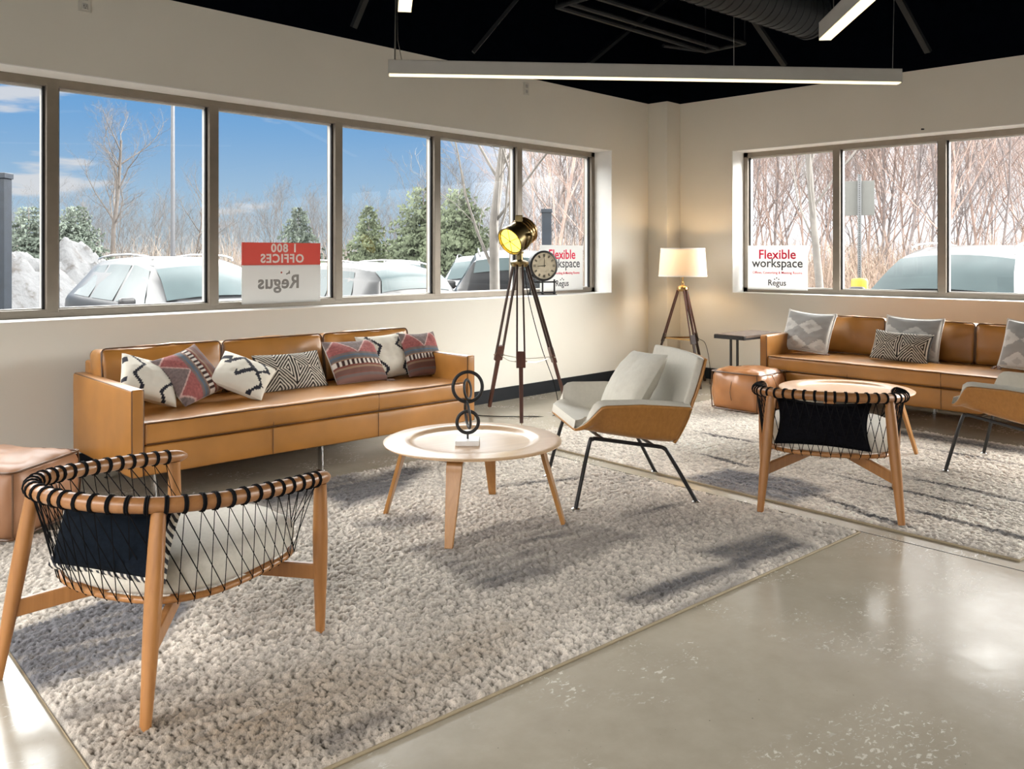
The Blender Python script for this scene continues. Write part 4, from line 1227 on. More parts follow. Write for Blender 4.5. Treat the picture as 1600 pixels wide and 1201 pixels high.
for s in (-1, 1):
    g = G(); g.lathe([(0.0, 0.0), (0.127, 0.0), (0.127, 0.004), (0, 0.004)], 40, (0, s*0.033-0.002+0.002, 0.283), QY); f = obj('dial', g, 'clock_face', t, smooth=40)
    g = G(); yy = s*0.0385
    for k in range(12):
        a = k*PI/6; c_, s_ = math.sin(a), math.cos(a)
        for off in ((-0.006, 0.0, 0.006) if k % 3 else (-0.009, -0.003, 0.003, 0.009)):
            b0 = V(c_*0.088+s_*off, yy, 0.283+s_*0.088-c_*off); b1 = V(c_*0.114+s_*off, yy, 0.283+s_*0.114-c_*off)
            g.bar(b0, b1, 0.0028, 0.001, upv=(0, 1, 0))
    obj('numeral', g, 'ink_black', f, smooth=0)
    g = G(); yy = s*0.0405
    g.bar((0, yy, 0.270), (0, yy, 0.375), 0.006, 0.001, upv=(0, 1, 0), w2=0.002); g.bar((0.015*-s, yy, 0.284), (-0.075*-s*-1*-1, yy, 0.279), 0.008, 0.001, upv=(0, 1, 0), w2=0.003)
    obj('hand', g, 'ink_black', f, smooth=0)

# ------------------------------------------------------------------ window signs
def flex_sign(loc, rz, w, h, label):
    t = thing('window_sign', loc, rz, label, 'sign', 'white window signs')
    g = G(); g.box((0, 0, h/2), (w, 0.006, h)); obj('panel', g, 'sign_white', t, smooth=0)
    rot = (PI/2, 0, 0); y = -0.0035
    text_mesh('headline', 'Flexible', w*0.205, 'sign_pink_ink', t, (0, y, h*0.79), rot, bold=0.002)
    text_mesh('headline', 'workspace', w*0.195, 'sign_dark_ink', t, (0, y, h*0.595), rot, bold=0.0015)
    text_mesh('small_print', 'Offices, Coworking & Meeting Rooms', w*0.054, 'sign_pink_ink', t, (0, y, h*0.385), rot, bold=0.0003)
    text_mesh('logo', 'Regus', w*0.13, 'sign_dark_ink', t, (0, y, h*0.155), rot, bold=0.0012)
    g = G(); cx, cz = -0.004*w, h*0.235
    for dx, dz, r in ((-0.035, 0.002, 0.010), (0.0, 0.022, 0.010), (0.035, 0.002, 0.010)):
        g.lathe([(0, 0), (r*w*1.1, 0), (r*w*1.1, 0.0012), (0, 0.0012)], 12, (cx+dx*w, y, cz+dz*w), QY)
    obj('emblem', g, 'sign_dark_ink', t, smooth=0)
    return t
ZW = ZS+L+0.05
flex_sign((6.60, PL-0.035, ZW-0.02), 0, 0.655, 0.455, 'white Flexible workspace sign in the wide window partly behind the clock')
flex_sign((PR-0.035, 4.205, ZW-0.02), -PI/2, 0.655, 0.455, 'white Flexible workspace sign in the smaller window by the corner lamp')
t = thing('window_sign', (3.425, PL-0.035, ZW-0.02), 0, 'red and white sign seen from behind, its lettering reversed, in the wide window', 'sign')
w, h = 0.655, 0.445
g = G(); g.box((0, 0, h*0.315), (w, 0.006, h*0.63)); obj('panel', g, 'sign_back_print', t, smooth=0)
g = G(); g.box((0, 0, h*0.815), (w, 0.0064, h*0.37)); obj('red_band', g, 'sign_red', t, smooth=0)
rot = (PI/2, 0, 0); y = -0.0037
text_mesh('lettering', '1 800', 0.086, 'white_jamb', t, (0.015, y, h*0.905), rot, bold=0.0028, mirror=True, space=1.15)
text_mesh('lettering', 'OFFICES', 0.088, 'white_jamb', t, (0.0, y, h*0.732), rot, bold=0.0028, mirror=True, space=1.15)
text_mesh('logo', 'Regus', 0.140, 'sign_grey_ink', t, (-0.03, y, h*0.34), rot, bold=0.0035, space=1.05, mirror=True)
g = G(); g.bar((0.055, y, h*0.50), (0.030, y, h*0.475), 0.010, 0.001, upv=(0, 1, 0)); g.bar((0.058, y, h*0.48), (0.055, y, h*0.535), 0.010, 0.001, upv=(0, 1, 0))
obj('emblem', g, 'sign_grey_ink', t, smooth=0)
g = G(); g.lathe([(0, 0), (0.007, 0), (0.007, 0.001), (0, 0.001)], 12, (-0.01, y, h*0.505), QY); obj('emblem_dot', g, 'sign_red', t, smooth=0)

# ------------------------------------------------------------------ small wall fittings
def outlet(loc, rz, label):
    t = thing('wall_outlet', loc, rz, label, 'outlet', 'high wall outlets')
    g = G(); g.box((0, -0.003, 0), (0.075, 0.006, 0.120)); obj('cover_plate', g, 'white_plastic', t, smooth=0, bevel=0.003)
    for z in (-0.026, 0.026):
        g = G(); g.box((0, -0.008, z), (0.034, 0.006, 0.036)); s = obj('socket', g, 'fixture_white', t, smooth=0, bevel=0.004)
        g = G(); g.box((-0.007, -0.0112, z+0.004), (0.003, 0.001, 0.010)); g.box((0.007, -0.0112, z+0.004), (0.003, 0.001, 0.008)); g.lathe([(0, 0), (0.003, 0), (0.003, 0.001), (0, 0.001)], 8, (0, -0.0108, z-0.010), QY); obj('slot', g, 'ink_black', s, smooth=0)
outlet((5.853, YL, 2.85), 0, 'outlet high on the wall above the wide windows, under the hanging lamp')
outlet((1.954, YL, 2.83), 0, 'outlet high on the wall above the second window from the left edge')
t = thing('wall_hook', (XR, 2.712, 2.425), -PI/2, 'tiny dark hook on the wall above the smaller window', 'hook')
g = G(); g.box((0, -0.006, 0), (0.022, 0.012, 0.012)); obj('plate', g, 'ink_black', t, smooth=0)
g = G(); g.tube([(0, -0.012, 0), (0.003, -0.028, -0.004), (0.003, -0.030, 0.006)], 0.004, 6); obj('prong', g, 'ink_black', t)

# ------------------------------------------------------------------ hanging linear lights
def pendant(p, q, label, cables, wires=True):
    p, q = Vector(p), Vector(q); ln = (q-p).length; rz = math.atan2(q.y-p.y, q.x-p.x)
    t = thing('pendant_light', (*p.lerp(q, 0.5).xy, 2.57), rz, label, 'pendant light', 'linear hanging lights')
    g = G(); W_ = 0.07; H_ = 0.105
    g.span((-ln/2, -W_/2, 0.008), (ln/2, -W_/2+0.004, H_)); g.span((-ln/2, W_/2-0.004, 0.008), (ln/2, W_/2, H_)); g.span((-ln/2, -W_/2, H_-0.004), (ln/2, W_/2, H_))
    for s in (-1, 1): g.box((s*(ln/2-0.002), 0, H_/2+0.002), (0.004, W_, H_-0.004))
    obj('housing', g, 'fixture_white', t, smooth=0)
    g = G(); g.span((-ln/2+0.004, -W_/2+0.002, 0.0), (ln/2-0.004, W_/2-0.002, 0.010)); obj('diffuser', g, 'pendant_glow', t, smooth=0)
    for f in (0.0, 1.0):
        g = G(); x = -ln/2 + (0.004 if f == 0 else ln-0.008); g.box((x, 0, 0.004), (0.006, W_, 0.010)); obj('end_cap', g, 'white_jamb', t, smooth=0)
    for f, thick, lean in cables:
        x = -ln/2+f*ln
        g = G(); g.tube([(x, 0, H_), (x+lean, 0, ZT-2.57)], thick, 6)
        if thick > 0.004:
            g.tube([(x+lean*0.7, 0.01, 0.9), (x+0.02, 0.008, 0.25), (x+0.05, 0.0, H_)], 0.003, 5)
        obj('cable', g, 'nickel', t)
    return t
pendant((3.765, 4.852, 0), (6.57, 2.375, 0), 'long hanging linear light crossing the view in front of the corner', [(0.012, 0.0065, 0.02), (0.665, 0.0025, 0), (0.985, 0.0025, 0.03)])
pendant((4.938, 2.213, 0), (2.14, -0.05, 0), 'hanging linear light seen end-on at upper right, its glowing underside showing', [(0.05, 0.0025, 0), (0.9, 0.0025, 0)])
pendant((2.845, 3.531, 0), (0.66, 0.66, 0), 'hanging linear light whose glowing tip shows at the top edge left of the long one', [(0.10, 0.0025, 0), (0.9, 0.0025, 0)])

# ------------------------------------------------------------------ black open ceiling
def strut(p, q, w, label):
    g = G(); g.bar(p, q, w, w*0.5)
    o = obj('ceiling_brace', g, 'black_ceiling_metal', None, smooth=0)
    return tag(o, label, 'brace', 'diagonal ceiling braces')
BR = [((3.78, 5.29, 2.99), (3.95, 4.80, 3.98), 'far-left dark brace slanting up from the top of the window wall'),
      ((4.81, 5.09, 2.95), (5.45, 4.55, 3.98), 'dark brace slanting up above the left half of the long hanging light'),
      ((5.93, 4.80, 2.99), (7.3, 4.70, 3.98), 'dark brace slanting up from behind the long hanging light at its middle'),
      ((7.31, 3.65, 3.02), (6.35, 3.95, 3.98), 'dark brace beside the round duct, above the long hanging light'),
      ((7.37, 2.44, 2.95), (6.55, 2.75, 3.98), 'dark brace slanting up from the wall near the right end of the long hanging light')]
for p, q_, l in BR: strut(p, q_, 0.055, l)
t = thing('air_duct', (5.10, 3.00, 3.10), 0, 'black round spiral duct under the ceiling at upper right', 'duct')
d0, d1 = V(-1.3, 0.14, 0.02), V(1.12, -0.10, 0.0)
ax = (d1-d0).normalized(); qd = ax.to_track_quat('Z', 'Y').to_matrix(); ln = (d1-d0).length
g = G(); g.lathe([(0.165, 0), (0.165, ln-0.03), (0.175, ln-0.03), (0.175, ln), (0.15, ln+0.004), (0.0, ln+0.004)], 40, d0, qd); obj('body', g, 'black_ceiling_metal', t, smooth=40)
g = G(); pts = []
for k in range(int(ln/0.085*24)):
    a = k*2*PI/24; pts.append(d0 + qd @ V(math.cos(a)*0.166, math.sin(a)*0.166, k/24*0.085))
g.tube(pts, 0.005, 5); obj('spiral_seam', g, 'black_ceiling_metal', t)
g = G()
for f in (0.25, 0.8):
    c = d0.lerp(d1, f); g.bar(c+V(0, 0, 0.18), V(c.x, c.y, ZT-3.10), 0.02, 0.003)
obj('hanger', g, 'black_ceiling_metal', t, smooth=0)
t = thing('cable_tray', (5.2, 3.7, 3.30), 0, 'black rectangular pipe rack hung under the ceiling above the long light', 'pipe rack')
g = G()
A_, B_, C_, D_ = V(0.03, 0.86, 0), V(2.18, 0.81, 0), V(2.15, 0.37, 0), V(0.01, 0.48, 0)
for p, q_ in ((A_, B_), (D_, C_), (A_, D_), (B_, C_), (A_.lerp(D_, 0.35), B_.lerp(C_, 0.35))): g.tube([p, q_], 0.022, 8)
g.tube([B_, B_+V(-0.55, 0.12, -0.02)], 0.018, 8)
for p in (A_, B_, C_, D_): g.tube([p, V(p.x, p.y, ZT-3.302)], 0.006, 6)
obj('pipe', g, 'black_ceiling_metal', t)

# ------------------------------------------------------------------ trees
def bare_tree_mesh(name, seed, H, spread=0.45, trunk=0.028, first=0.25, depth=4, mat='bark_grey', multi=1, up=0.35, kids_n=(7, 6, 5, 4), thin=1.0):
    rnd = random.Random(seed); g = G()
    def grow(p, d, L, r, lv):
        n = 5 if lv == 0 else (4 if lv == 1 else 3)
        pts = [p]; rad = [r]; q = p.copy(); dd = d.copy()
        for i in range(n):
            w = (0.10, 0.20, 0.28, 0.34, 0.4)[lv]
            dd = (dd + V(rnd.gauss(0, w), rnd.gauss(0, w), rnd.gauss(0, w*0.6) + (up*0.18 if lv else 0.05))).normalized()
            q = q + dd*(L/n); pts.append(q.copy()); rad.append(r*(1-(i+1)/n*(0.62 if lv == 0 else 0.75)))
        g.tube(pts, rad, (7, 5, 3, 3, 3)[lv], caps=False)
        if lv >= depth-1: return
        k = kids_n[lv] + rnd.randint(0, 2)
        for c in range(k):
            f = (first if lv == 0 else 0.18) + (1-(first if lv == 0 else 0.18))*(c+rnd.random()*0.9)/k
            f = min(0.99, f); x = f*n; i = min(int(x), n-1); base = pts[i].lerp(pts[i+1], x-i)
            ax = (pts[i+1]-pts[i]).normalized()
            o = ax.orthogonal().normalized(); o.rotate(Matrix.Rotation(rnd.uniform(0, 2*PI), 3, ax))
            an = rnd.uniform(0.45, 0.95)*(spread/0.45)
            nd = (ax*math.cos(an) + o*math.sin(an) + V(0, 0, up*0.5)).normalized()
            ll = L*rnd.uniform(0.40, 0.62)*(1.15-0.55*f)
            grow(base, nd, ll, max(0.0035, rad[i]*rnd.uniform(0.42, 0.62)*thin), lv+1)
    for m in range(multi):
        d = V(rnd.gauss(0, 0.06*multi), rnd.gauss(0, 0.06*multi), 1).normalized()
        grow(V(rnd.gauss(0, 0.1*(multi-1)), rnd.gauss(0, 0.1*(multi-1)), -0.05), d, H*rnd.uniform(0.85, 1.0), H*trunk*0.5/(multi**0.5), 0)
    me = bpy.data.meshes.new(name); me.from_pydata(g.v, [], g.f); me.shade_smooth(); me.materials.append(MATS[mat])
    return me
def plant(me, x, y, rz, sc, label, group=None, name='bare_tree', tilt=0.0):
    o = bpy.data.objects.new(name, me); COL.objects.link(o); o.location = (x, y, ZG); o.rotation_euler = (tilt, 0, rz); o.scale = (sc, sc, sc)
    return tag(o, label, 'tree', group)
def polar(x, D):
    """point on the lot along the bearing of the picture column measured from the photo, D metres ahead"""
    l = (x-800)/1350
    return D*(math.cos(HEAD)+l*math.sin(HEAD)), D*(math.sin(HEAD)-l*math.cos(HEAD))
rnd = random.Random(77)
wood_m = [bare_tree_mesh('bare_tree_mesh', 100+i, 6.0, 0.40, 0.011, 0.18, 4, 'bark_far', multi=1+(i % 2), up=0.5, kids_n=(9, 6, 5, 4)) for i in range(5)]
tall_m = [bare_tree_mesh('tall_tree_mesh', 200+i, 11.0, 0.34, 0.0085, 0.12, 4, ('bark_tan', 'bark_grey', 'bark_tan')[i % 3], up=0.5, kids_n=(18, 7, 5, 4)) for i in range(5)]
n = 0
for i in range(130):                                  # low woodland beyond the lot, seen through the wide windows
    x = -260 + 1240*(i+rnd.random())/130; D = rnd.uniform(40, 62)
    px_, py_ = polar(x, D); sc = rnd.uniform(0.52, 0.86)*(1.0 if x < 620 else 1.25)
    plant(wood_m[i % 5], px_, py_, rnd.uniform(0, 6.3), sc, 'low bare tree of the pale woodland beyond the parking lot', 'low bare trees beyond the lot')
for i in range(84):                                  # taller woodland to the right
    x = 830 + 1010*(i+rnd.random())/84; D = rnd.uniform(22, 46)
    px_, py_ = polar(x, D)
    plant(tall_m[i % 5], px_, py_, rnd.uniform(0, 6.3), rnd.uniform(0.75, 1.15), 'tall slender bare tree of the woodland behind the smaller window', 'tall bare trees of the woodland')
big = bare_tree_mesh('old_tree_mesh', 311, 11.0, 0.50, 0.038, 0.32, 5, 'bark_far', up=0.55, kids_n=(11, 8, 6, 4), thin=0.85)
plant(big, *polar(176, 44), 0.6, 0.70, 'large lone bare tree rising above the woodland left of the lamp pole')
thin = bare_tree_mesh('thin_tree_mesh', 323, 8.0, 0.40, 0.022, 0.25, 4, 'bark_far', up=0.5)
plant(thin, *polar(292, 42), 1.0, 0.72, 'thin bare tree just right of the tall lamp pole')
lot_tree = bare_tree_mesh('lot_tree_mesh', 411, 7.5, 0.46, 0.030, 0.26, 5, 'bark_pale', up=0.75, kids_n=(15, 7, 5, 3), thin=0.62)
plant(lot_tree, *polar(784, 11.3), 0.2, 0.72, 'pale barked bare tree standing close behind the brass spotlight')
lot2 = bare_tree_mesh('lot_tree_mesh', 417, 8.0, 0.46, 0.020, 0.22, 5, 'bark_pale', up=0.7, kids_n=(15, 7, 5, 3), thin=0.65)
plant(lot2, *polar(1290, 15.5), 2.2, 1.0, 'pale barked bare tree outside the smaller window, beside the metal sign post')

def brush(name, x0, x1, D0, D1, n, h0, h1, label, mat='brush_tan', seed=1):
    r_ = random.Random(seed); g = G()
    for i in range(n):
        x, y = polar(r_.uniform(x0, x1), r_.uniform(D0, D1)); h = r_.uniform(h0, h1)
        p = V(x, y, ZG); a = r_.uniform(0, 6.28); lean = r_.uniform(0, 0.5)
        for k in range(3):
            d = V(math.cos(a+k*2)*lean, math.sin(a+k*2)*lean, 1).normalized()
            q = p + d*h*r_.uniform(0.6, 1.0); s = V(-math.sin(a+k), math.cos(a+k), 0)*0.014
            m = p.lerp(q, 0.5) + V(r_.gauss(0, 0.12), r_.gauss(0, 0.12), 0)
            g.add([p-s, p+s, m+s*0.8, m-s*0.8, q], [(0, 1, 2, 3), (3, 2, 4)])
            for j in range(3):
                b = p.lerp(q, r_.uniform(0.3, 0.9)); e = b + V(r_.gauss(0, 0.3), r_.gauss(0, 0.3), r_.uniform(0.1, 0.5))*h*0.35
                g.add([b-s*0.6, b+s*0.6, e], [(0, 1, 2)])
    o = obj(name, g, mat, None, None, smooth=0, fix=False)
    return tag(o, label, 'undergrowth', kind='stuff')
brush('undergrowth', -280, 840, 38, 60, 2600, 1.4, 3.6, 'pale tan winter undergrowth along the far side of the lot', 'brush_far')
brush('undergrowth', 830, 1850, 19, 40, 3800, 1.0, 3.0, 'pale tan winter undergrowth beneath the tall trees to the right', seed=2)

def conifer(name, x, D, H, Rb, label, mat='needles', seed=1, layers=22, base=0.06, blunt=0.0, group=None):
    r_ = random.Random(seed); X, Y = polar(x, D)
    t = thing(name, (X, Y, ZG), r_.uniform(0, 6), label, 'tree', group)
    g = G(); g.tube([(0, 0, -0.05), (0, 0, H*0.97)], [H*0.018, 0.01], 6); obj('trunk', g, 'bark_grey', t)
    g = G()
    for L_ in range(layers):
        f = (L_+0.3)/layers; z = H*(base+(1-base)*f)
        rad = Rb*((1-f)**(0.85-blunt*0.45))*r_.uniform(0.85, 1.1)+0.04
        nb = max(4, int(15*(1-f)+4))
        for b in range(nb):
            a = 2*PI*(b+r_.random())/nb; ll = rad*r_.uniform(0.7, 1.12)
            d = V(math.cos(a), math.sin(a), 0); tg = V(-math.sin(a), math.cos(a), 0)
            droop = r_.uniform(0.05, 0.30)
            ns = max(3, int(ll/0.16))
            for k in range(ns):
                s = (k+0.7)/ns; c = d*ll*s + V(0, 0, z - droop*ll*s*s + 0.10*ll*s)
                w = 0.30*ll*(1.15-s)+0.07
                for q in range(5):
                    u = r_.uniform(-1, 1); e = c + tg*w*u + d*0.16*r_.random() + V(0, 0, r_.uniform(-0.12, 0.10)); 
                    tw = (d*0.5+tg*u).normalized()*0.03
                    nrm = V(-tw.y, tw.x, 0.02)
                    g.add([c+nrm*0.5-V(0, 0, 0.015), c-nrm*0.5+V(0, 0, 0.03), e+V(0, 0, 0.03), e-V(0, 0, 0.05)], [(0, 1, 2, 3)])
    obj('needles', g, mat, t, smooth=0, fix=False)
conifer('spruce', 466, 33, 3.55, 1.7, 'pointed spruce above the red and white sign', 'needles_blue', 3)
conifer('spruce', 576, 33, 3.6, 1.6, 'spruce right of the third post of the wide windows, behind the white car', 'needles', 4)
conifer('pine', 662, 31, 4.15, 1.75, 'bushy green pine left of the fourth window post', 'needles', 5, 26, 0.05, 0.8)
conifer('pine', 718, 29, 3.95, 1.75, 'bushy green pine right of the fourth window post, behind grey cars', 'needles', 6, 26, 0.05, 0.8)
conifer('spruce', 313, 34, 1.6, 0.75, 'short dark spruce beside the roof of the silver car', 'needles_blue', 7, 14)
conifer('spruce', 352, 33, 1.4, 0.7, 'short spruce just right of the second window post', 'needles_blue', 8, 12)
conifer('pine', 118, 38, 3.9, 1.5, 'dark pine among the woodland left of the lone bare tree', 'needles_blue', 9, 20, 0.2, 0.8)
conifer('pine', 45, 38, 3.9, 1.8, 'broad pine in the woodland by the left edge, behind the snow heap', 'needles_blue', 10, 18, 0.1, 0.9)
conifer('spruce', 505, 30, 1.5, 0.9, 'low spreading spruce right of the red and white sign', 'needles', 11, 12)
conifer('pine', 620, 36, 2.2, 1.1, 'low spruce between two larger evergreens behind the white car', 'needles', 12, 14)

# ------------------------------------------------------------------ snow heaps, poles
mound('snow_heap', *polar(118, 31), 2.4, 2.0, 1.95, 0.3, 'dirty snow heap behind the silver car', 1)
mound('snow_heap', *polar(18, 25.5), 2.2, 2.0, 1.75, 0.1, 'large dirty snow heap by the left edge of the wide windows', 4)
mound('snow_bank', *polar(1250, 19), 4.2, 1.8, 0.45, R(-60), 'low snow bank at the foot of the woodland outside the smaller window', 7)
t = thing('lamp_pole', (*polar(270, 30), ZG), 0, 'tall grey lamp pole behind the silver car', 'lamp pole')
g = G(); g.tube([(0, 0, 0), (0, 0, 9.5)], [0.085, 0.055], 12); obj('pole', g, 'pole_grey', t)
g = G(); g.lathe([(0, 0), (0.25, 0), (0.25, 0.5), (0.22, 0.55), (0, 0.55)], 16); obj('base', g, 'dusk_concrete', t)
g = G(); g.bar((0, 0, 9.4), (0.9, 0, 9.5), 0.06, 0.06); g.box((1.1, 0, 9.5), (0.6, 0.3, 0.12)); obj('lamp_head', g, 'pole_grey', t, smooth=0)
def bollard(x, D, top, label):
    t = thing('light_bollard', (*polar(x, D), ZG), HEAD, label, 'post', 'dark posts outside')
    g = G(); g.span((-0.06, -0.06, 0), (0.06, 0.06, top-0.05)); obj('shaft', g, 'post_navy', t, smooth=0, bevel=0.004)
    g = G(); g.span((-0.07, -0.07, top-0.05), (0.07, 0.07, top)); obj('cap', g, 'post_navy', t, smooth=0, bevel=0.004)
bollard(2, 7.6, 2.03+0.36, 'dark navy post outside at the left edge of the picture')
bollard(854, 11, 1.9+0.36, 'dark post outside above the sign in the last wide window')
t = thing('sign_post', (*polar(1343, 12.5), ZG), R(200), 'perforated metal sign post in a yellow base outside the smaller window', 'sign post')
g = G(); g.box((0, 0, 1.42), (0.06, 0.05, 2.84)); obj('post', g, 'galvanised', t, smooth=0)
g = G()
for k in range(62): g.box((0.0312, 0, 0.9+k*0.0315), (0.002, 0.014, 0.014)); g.box((0, -0.0262, 0.9+k*0.0315), (0.014, 0.002, 0.014))
obj('hole', g, 'ink_black', t, smooth=0)
g = G(); g.box((-0.034, 0, 2.50), (0.006, 0.40, 0.50)); obj('sign_panel', g, 'sign_back_alu', t, smooth=0, bevel=0.01)
g = G(); g.lathe([(0, 0), (0.115, 0), (0.115, 1.30), (0.10, 1.335), (0, 1.345)], 24); obj('base', g, 'yellow_paint', t, smooth=40)

# ------------------------------------------------------------------ cars
def car(loc, rz, paint, label, sc=1.0, boxy=0.0):
    t = thing('car', (loc[0], loc[1], ZG), rz, label, 'car', 'parked cars')
    #      x     z-belt hw-belt z-roof hw-roof  z-bottom
    ST = [(2.30, 0.66, 0.60, 0.70, 0.40, 0.34), (2.24, 0.80, 0.76, 0.85, 0.55, 0.26), (2.05, 0.90, 0.86, 0.96, 0.66, 0.24), (1.60, 0.97, 0.91, 1.035, 0.72, 0.23), (1.10, 1.02, 0.925, 1.085, 0.74, 0.23),
          (0.98, 1.04, 0.925, 1.11, 0.76, 0.23), (0.62, 1.05, 0.925, 1.365, 0.67, 0.23), (0.25, 1.06, 0.925, 1.565, 0.60, 0.23), (-0.2, 1.075, 0.925, 1.645, 0.605, 0.23), (-0.9, 1.09, 0.925, 1.655, 0.605, 0.23),
          (-1.5, 1.11, 0.92, 1.63, 0.595, 0.24), (-1.85+0.1*-boxy, 1.13, 0.91, 1.565, 0.58, 0.25), (-2.08-0.05*boxy, 1.13, 0.88, 1.33+0.2*boxy, 0.62, 0.27), (-2.22, 1.10, 0.85, 1.13, 0.70, 0.30), (-2.29, 0.85, 0.80, 0.90, 0.60, 0.34)]
    def sect(s):
        x, zb, hb, zr, hr, z0 = s
        half = [(hb*0.80, z0), (hb*0.96, z0+0.10), (hb*1.0, z0+0.32), (hb*1.005, zb-0.14), (hb*0.995, zb-0.05), (hb*0.965, zb), (hb*0.93*0.35+hr*0.65, zb*0.35+zr*0.65), (hr*1.0, zr-0.035), (hr*0.80, zr), (hr*0.4, zr+0.018)]
        return [V(x, y, z) for y, z in half] + [V(x, 0, zr+0.022)] + [V(x, -y, z) for y, z in reversed(half)]
    g = G(); rows = [sect(s) for s in ST]; g.grid(rows)
    n = len(rows[0]); g.f.append(tuple(range(n))); g.f.append(tuple((len(rows)-1)*n+k for k in range(n-1, -1, -1))); g.mi += [0, 0]
    obj('body', g, paint, t, smooth=38)
    def at_x(x):
        for a, b in zip(ST, ST[1:]):
            if b[0] <= x <= a[0]:
                f = (a[0]-x)/(a[0]-b[0]); return [p+(q-p)*f for p, q in zip(a, b)]
    def side_pt(x, f, s, off=0.012):
        _, zb, hb, zr, hr, z0 = at_x(x)
        zt = zr-0.06; z = zb+0.015+(zt-zb-0.015)*f
        k = (z-zb)/max(0.01, zr-0.035-zb); y = hb*0.965*(1-k)+hr*k
        y2 = hb*0.93*0.35+hr*0.65
        if k < 0.65: y = hb*0.965+(y2-hb*0.965)*(k/0.65)
        else: y = y2+(hr-y2)*((k-0.65)/0.35)
        return V(x, s*(y+off), z)
    for s in (-1, 1):
        for xa, xb, xc, xd in ((0.62, -0.28, 0.20, -0.28), (-0.36, -1.12, -0.36, -1.08), (-1.20, -1.78, -1.16, -1.55)):   # bottom front, bottom rear, top front, top rear
            rows = []
            for k in range(5):
                f = k/4; rows.append([side_pt(xa+(xc-xa)*f + ((xb+(xd-xb)*f)-(xa+(xc-xa)*f))*j/6, f*0.94, s) for j in range(7)])
            g = G(); g.grid(rows); obj('side_window', g, 'car_glass', t, smooth=60)
    def front_rows(x0, x1, w, off):
        rows = []
        for k in range(6):
            f = k/5; x = x0+(x1-x0)*f; s = at_x(x); row = []
            for j in range(9):
                q = (j/4-1)*w; hr = s[4]; zr = s[3]
                row.append(V(x+off[0], q*hr, zr+off[1]+0.02*(1-q*q)-0.028*q*q))
            rows.append(row)
        return rows
    g = G(); g.grid(front_rows(0.93, 0.33, 1.0, (0.012, 0.012))); obj('windshield', g, 'car_glass', t, smooth=60)
    g = G(); g.grid(front_rows(-1.90, -2.17, 0.95, (-0.014, 0.010))); obj('rear_window', g, 'car_glass', t, smooth=60)
    for s in (-1, 1):
        g = soft_box(0.11, 0.20, 0.15, 0.045, (3, 4, 4), center=(0.52, s*1.06, 1.09)); m = obj('side_mirror', g, 'car_trim', t, smooth=60)
        g = G(); g.bar((0.55, s*0.90, 1.04), (0.53, s*1.0, 1.07), 0.06, 0.03); obj('arm', g, 'car_trim', m, smooth=0)
        g = G(); P = [V(x, s*(at_x(x)[4]*0.93), at_x(x)[3]+0.05) for x in (0.1, -0.1, -0.6, -1.2, -1.6, -1.75)]
        P = [P[0]-V(0, 0, 0.03)]+P+[P[-1]-V(0, 0, 0.04)]
        g.tube(P, 0.014, 6); obj('roof_rail', g, 'chrome', t)
        for x in (-0.22, -1.05):
            g = G(); g.bar((x+0.09, s*0.945, 0.95), (x-0.09, s*0.945, 0.955), 0.02, 0.028); obj('door_handle', g, 'car_trim', t, smooth=0, bevel=0.005)
        for x in (1.42, -1.38):
            g = G(); g.lathe([(0.0, -0.11), (0.30, -0.11), (0.345, -0.08), (0.345, 0.08), (0.30, 0.115), (0.22, 0.10), (0.0, 0.105)], 28, (x, s*0.84, 0.345), Matrix.Rotation(-s*PI/2, 3, 'X')); wh = obj('wheel', g, 'tyre', t, smooth=40)
            g = G(); g.lathe([(0.0, 0.108), (0.05, 0.118), (0.06, 0.112), (0.205, 0.116), (0.215, 0.105), (0, 0.104)], 20, (x, s*0.84, 0.345), Matrix.Rotation(-s*PI/2, 3, 'X')); obj('hubcap', g, 'chrome', wh, smooth=40)
            g = G(); pts = [V(x+math.cos(a)*0.40, s*0.925, 0.345+math.sin(a)*0.40) for a in np.linspace(-0.15, PI+0.15, 15)]; g.tube(pts, 0.022, 6); obj('wheel_arch', g, 'car_trim', t)
        g = soft_box(0.30, 0.13, 0.15, 0.05, (4, 3, 3), center=(2.07, s*0.66, 0.80)); obj('headlight', g, 'lens_clear', t, smooth=60)
        g = soft_box(0.26, 0.10, 0.17, 0.045, (4, 3, 3), center=(-2.10, s*0.80, 1.0)); obj('tail_light', g, 'tail_red', t, smooth=60)
        g = G(); g.bar((2.0, s*0.90, 0.30), (-2.1, s*0.90, 0.32), 0.05, 0.12); obj('sill_trim', g, 'car_trim', t, smooth=0)
    g = G(); g.box((2.27, 0, 0.62), (0.06, 0.9, 0.16)); obj('grille', g, 'car_trim', t, smooth=0, bevel=0.02)
    g = G(); g.tube([(0.95, 0.55, 1.135), (0.93, 0.0, 1.15)], 0.010, 5); g.tube([(0.95, -0.05, 1.14), (0.93, -0.62, 1.14)], 0.010, 5); obj('wiper', g, 'car_trim', t)
    g = G(); g.tube([(-2.19, 0.1, 1.17), (-2.10, -0.42, 1.24)], 0.011, 5); obj('rear_wiper', g, 'car_trim', t)
    t.scale = (sc, sc, sc)
    return t
car((5.35, 11.2), -PI/2, 'paint_silver', 'silver parked car with a red tail light behind the second pane of the wide windows', 0.99)
car((7.47, 11.05), PI/2, 'paint_white', 'white parked car seen from its rear, right of the red and white sign', 0.94, 0.6)
car((1.75, 11.3), -PI/2, 'paint_silver', 'parked car whose bonnet and mirror show in the leftmost pane', 0.98)
car((11.9, 3.50), PI, 'paint_white', 'white parked car facing the smaller window', 1.08)
car((*polar(628, 25.8),), R(228), 'paint_white', 'white car further off behind the white car seen from its rear', 0.92)
car((*polar(740, 26),), R(226), 'paint_silver', 'silver grey car far back just right of the fourth post of the wide windows', 0.95)
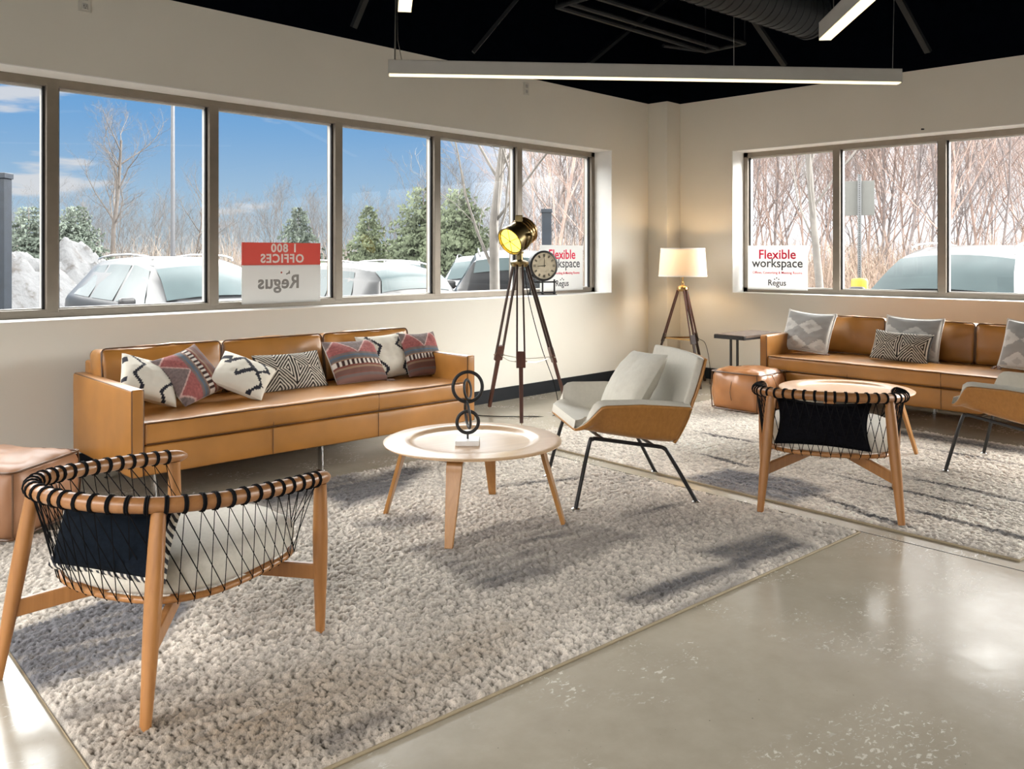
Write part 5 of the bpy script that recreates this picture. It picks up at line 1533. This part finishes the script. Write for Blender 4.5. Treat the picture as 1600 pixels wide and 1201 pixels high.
car((*polar(752, 20.3),), R(224), 'paint_grey', 'grey car in the back row left of the tripod legs', 1.0)
car((*polar(800, 15.2),), R(46), 'paint_dark', 'dark boxy car behind the spotlight tripod', 1.05, 1.0)
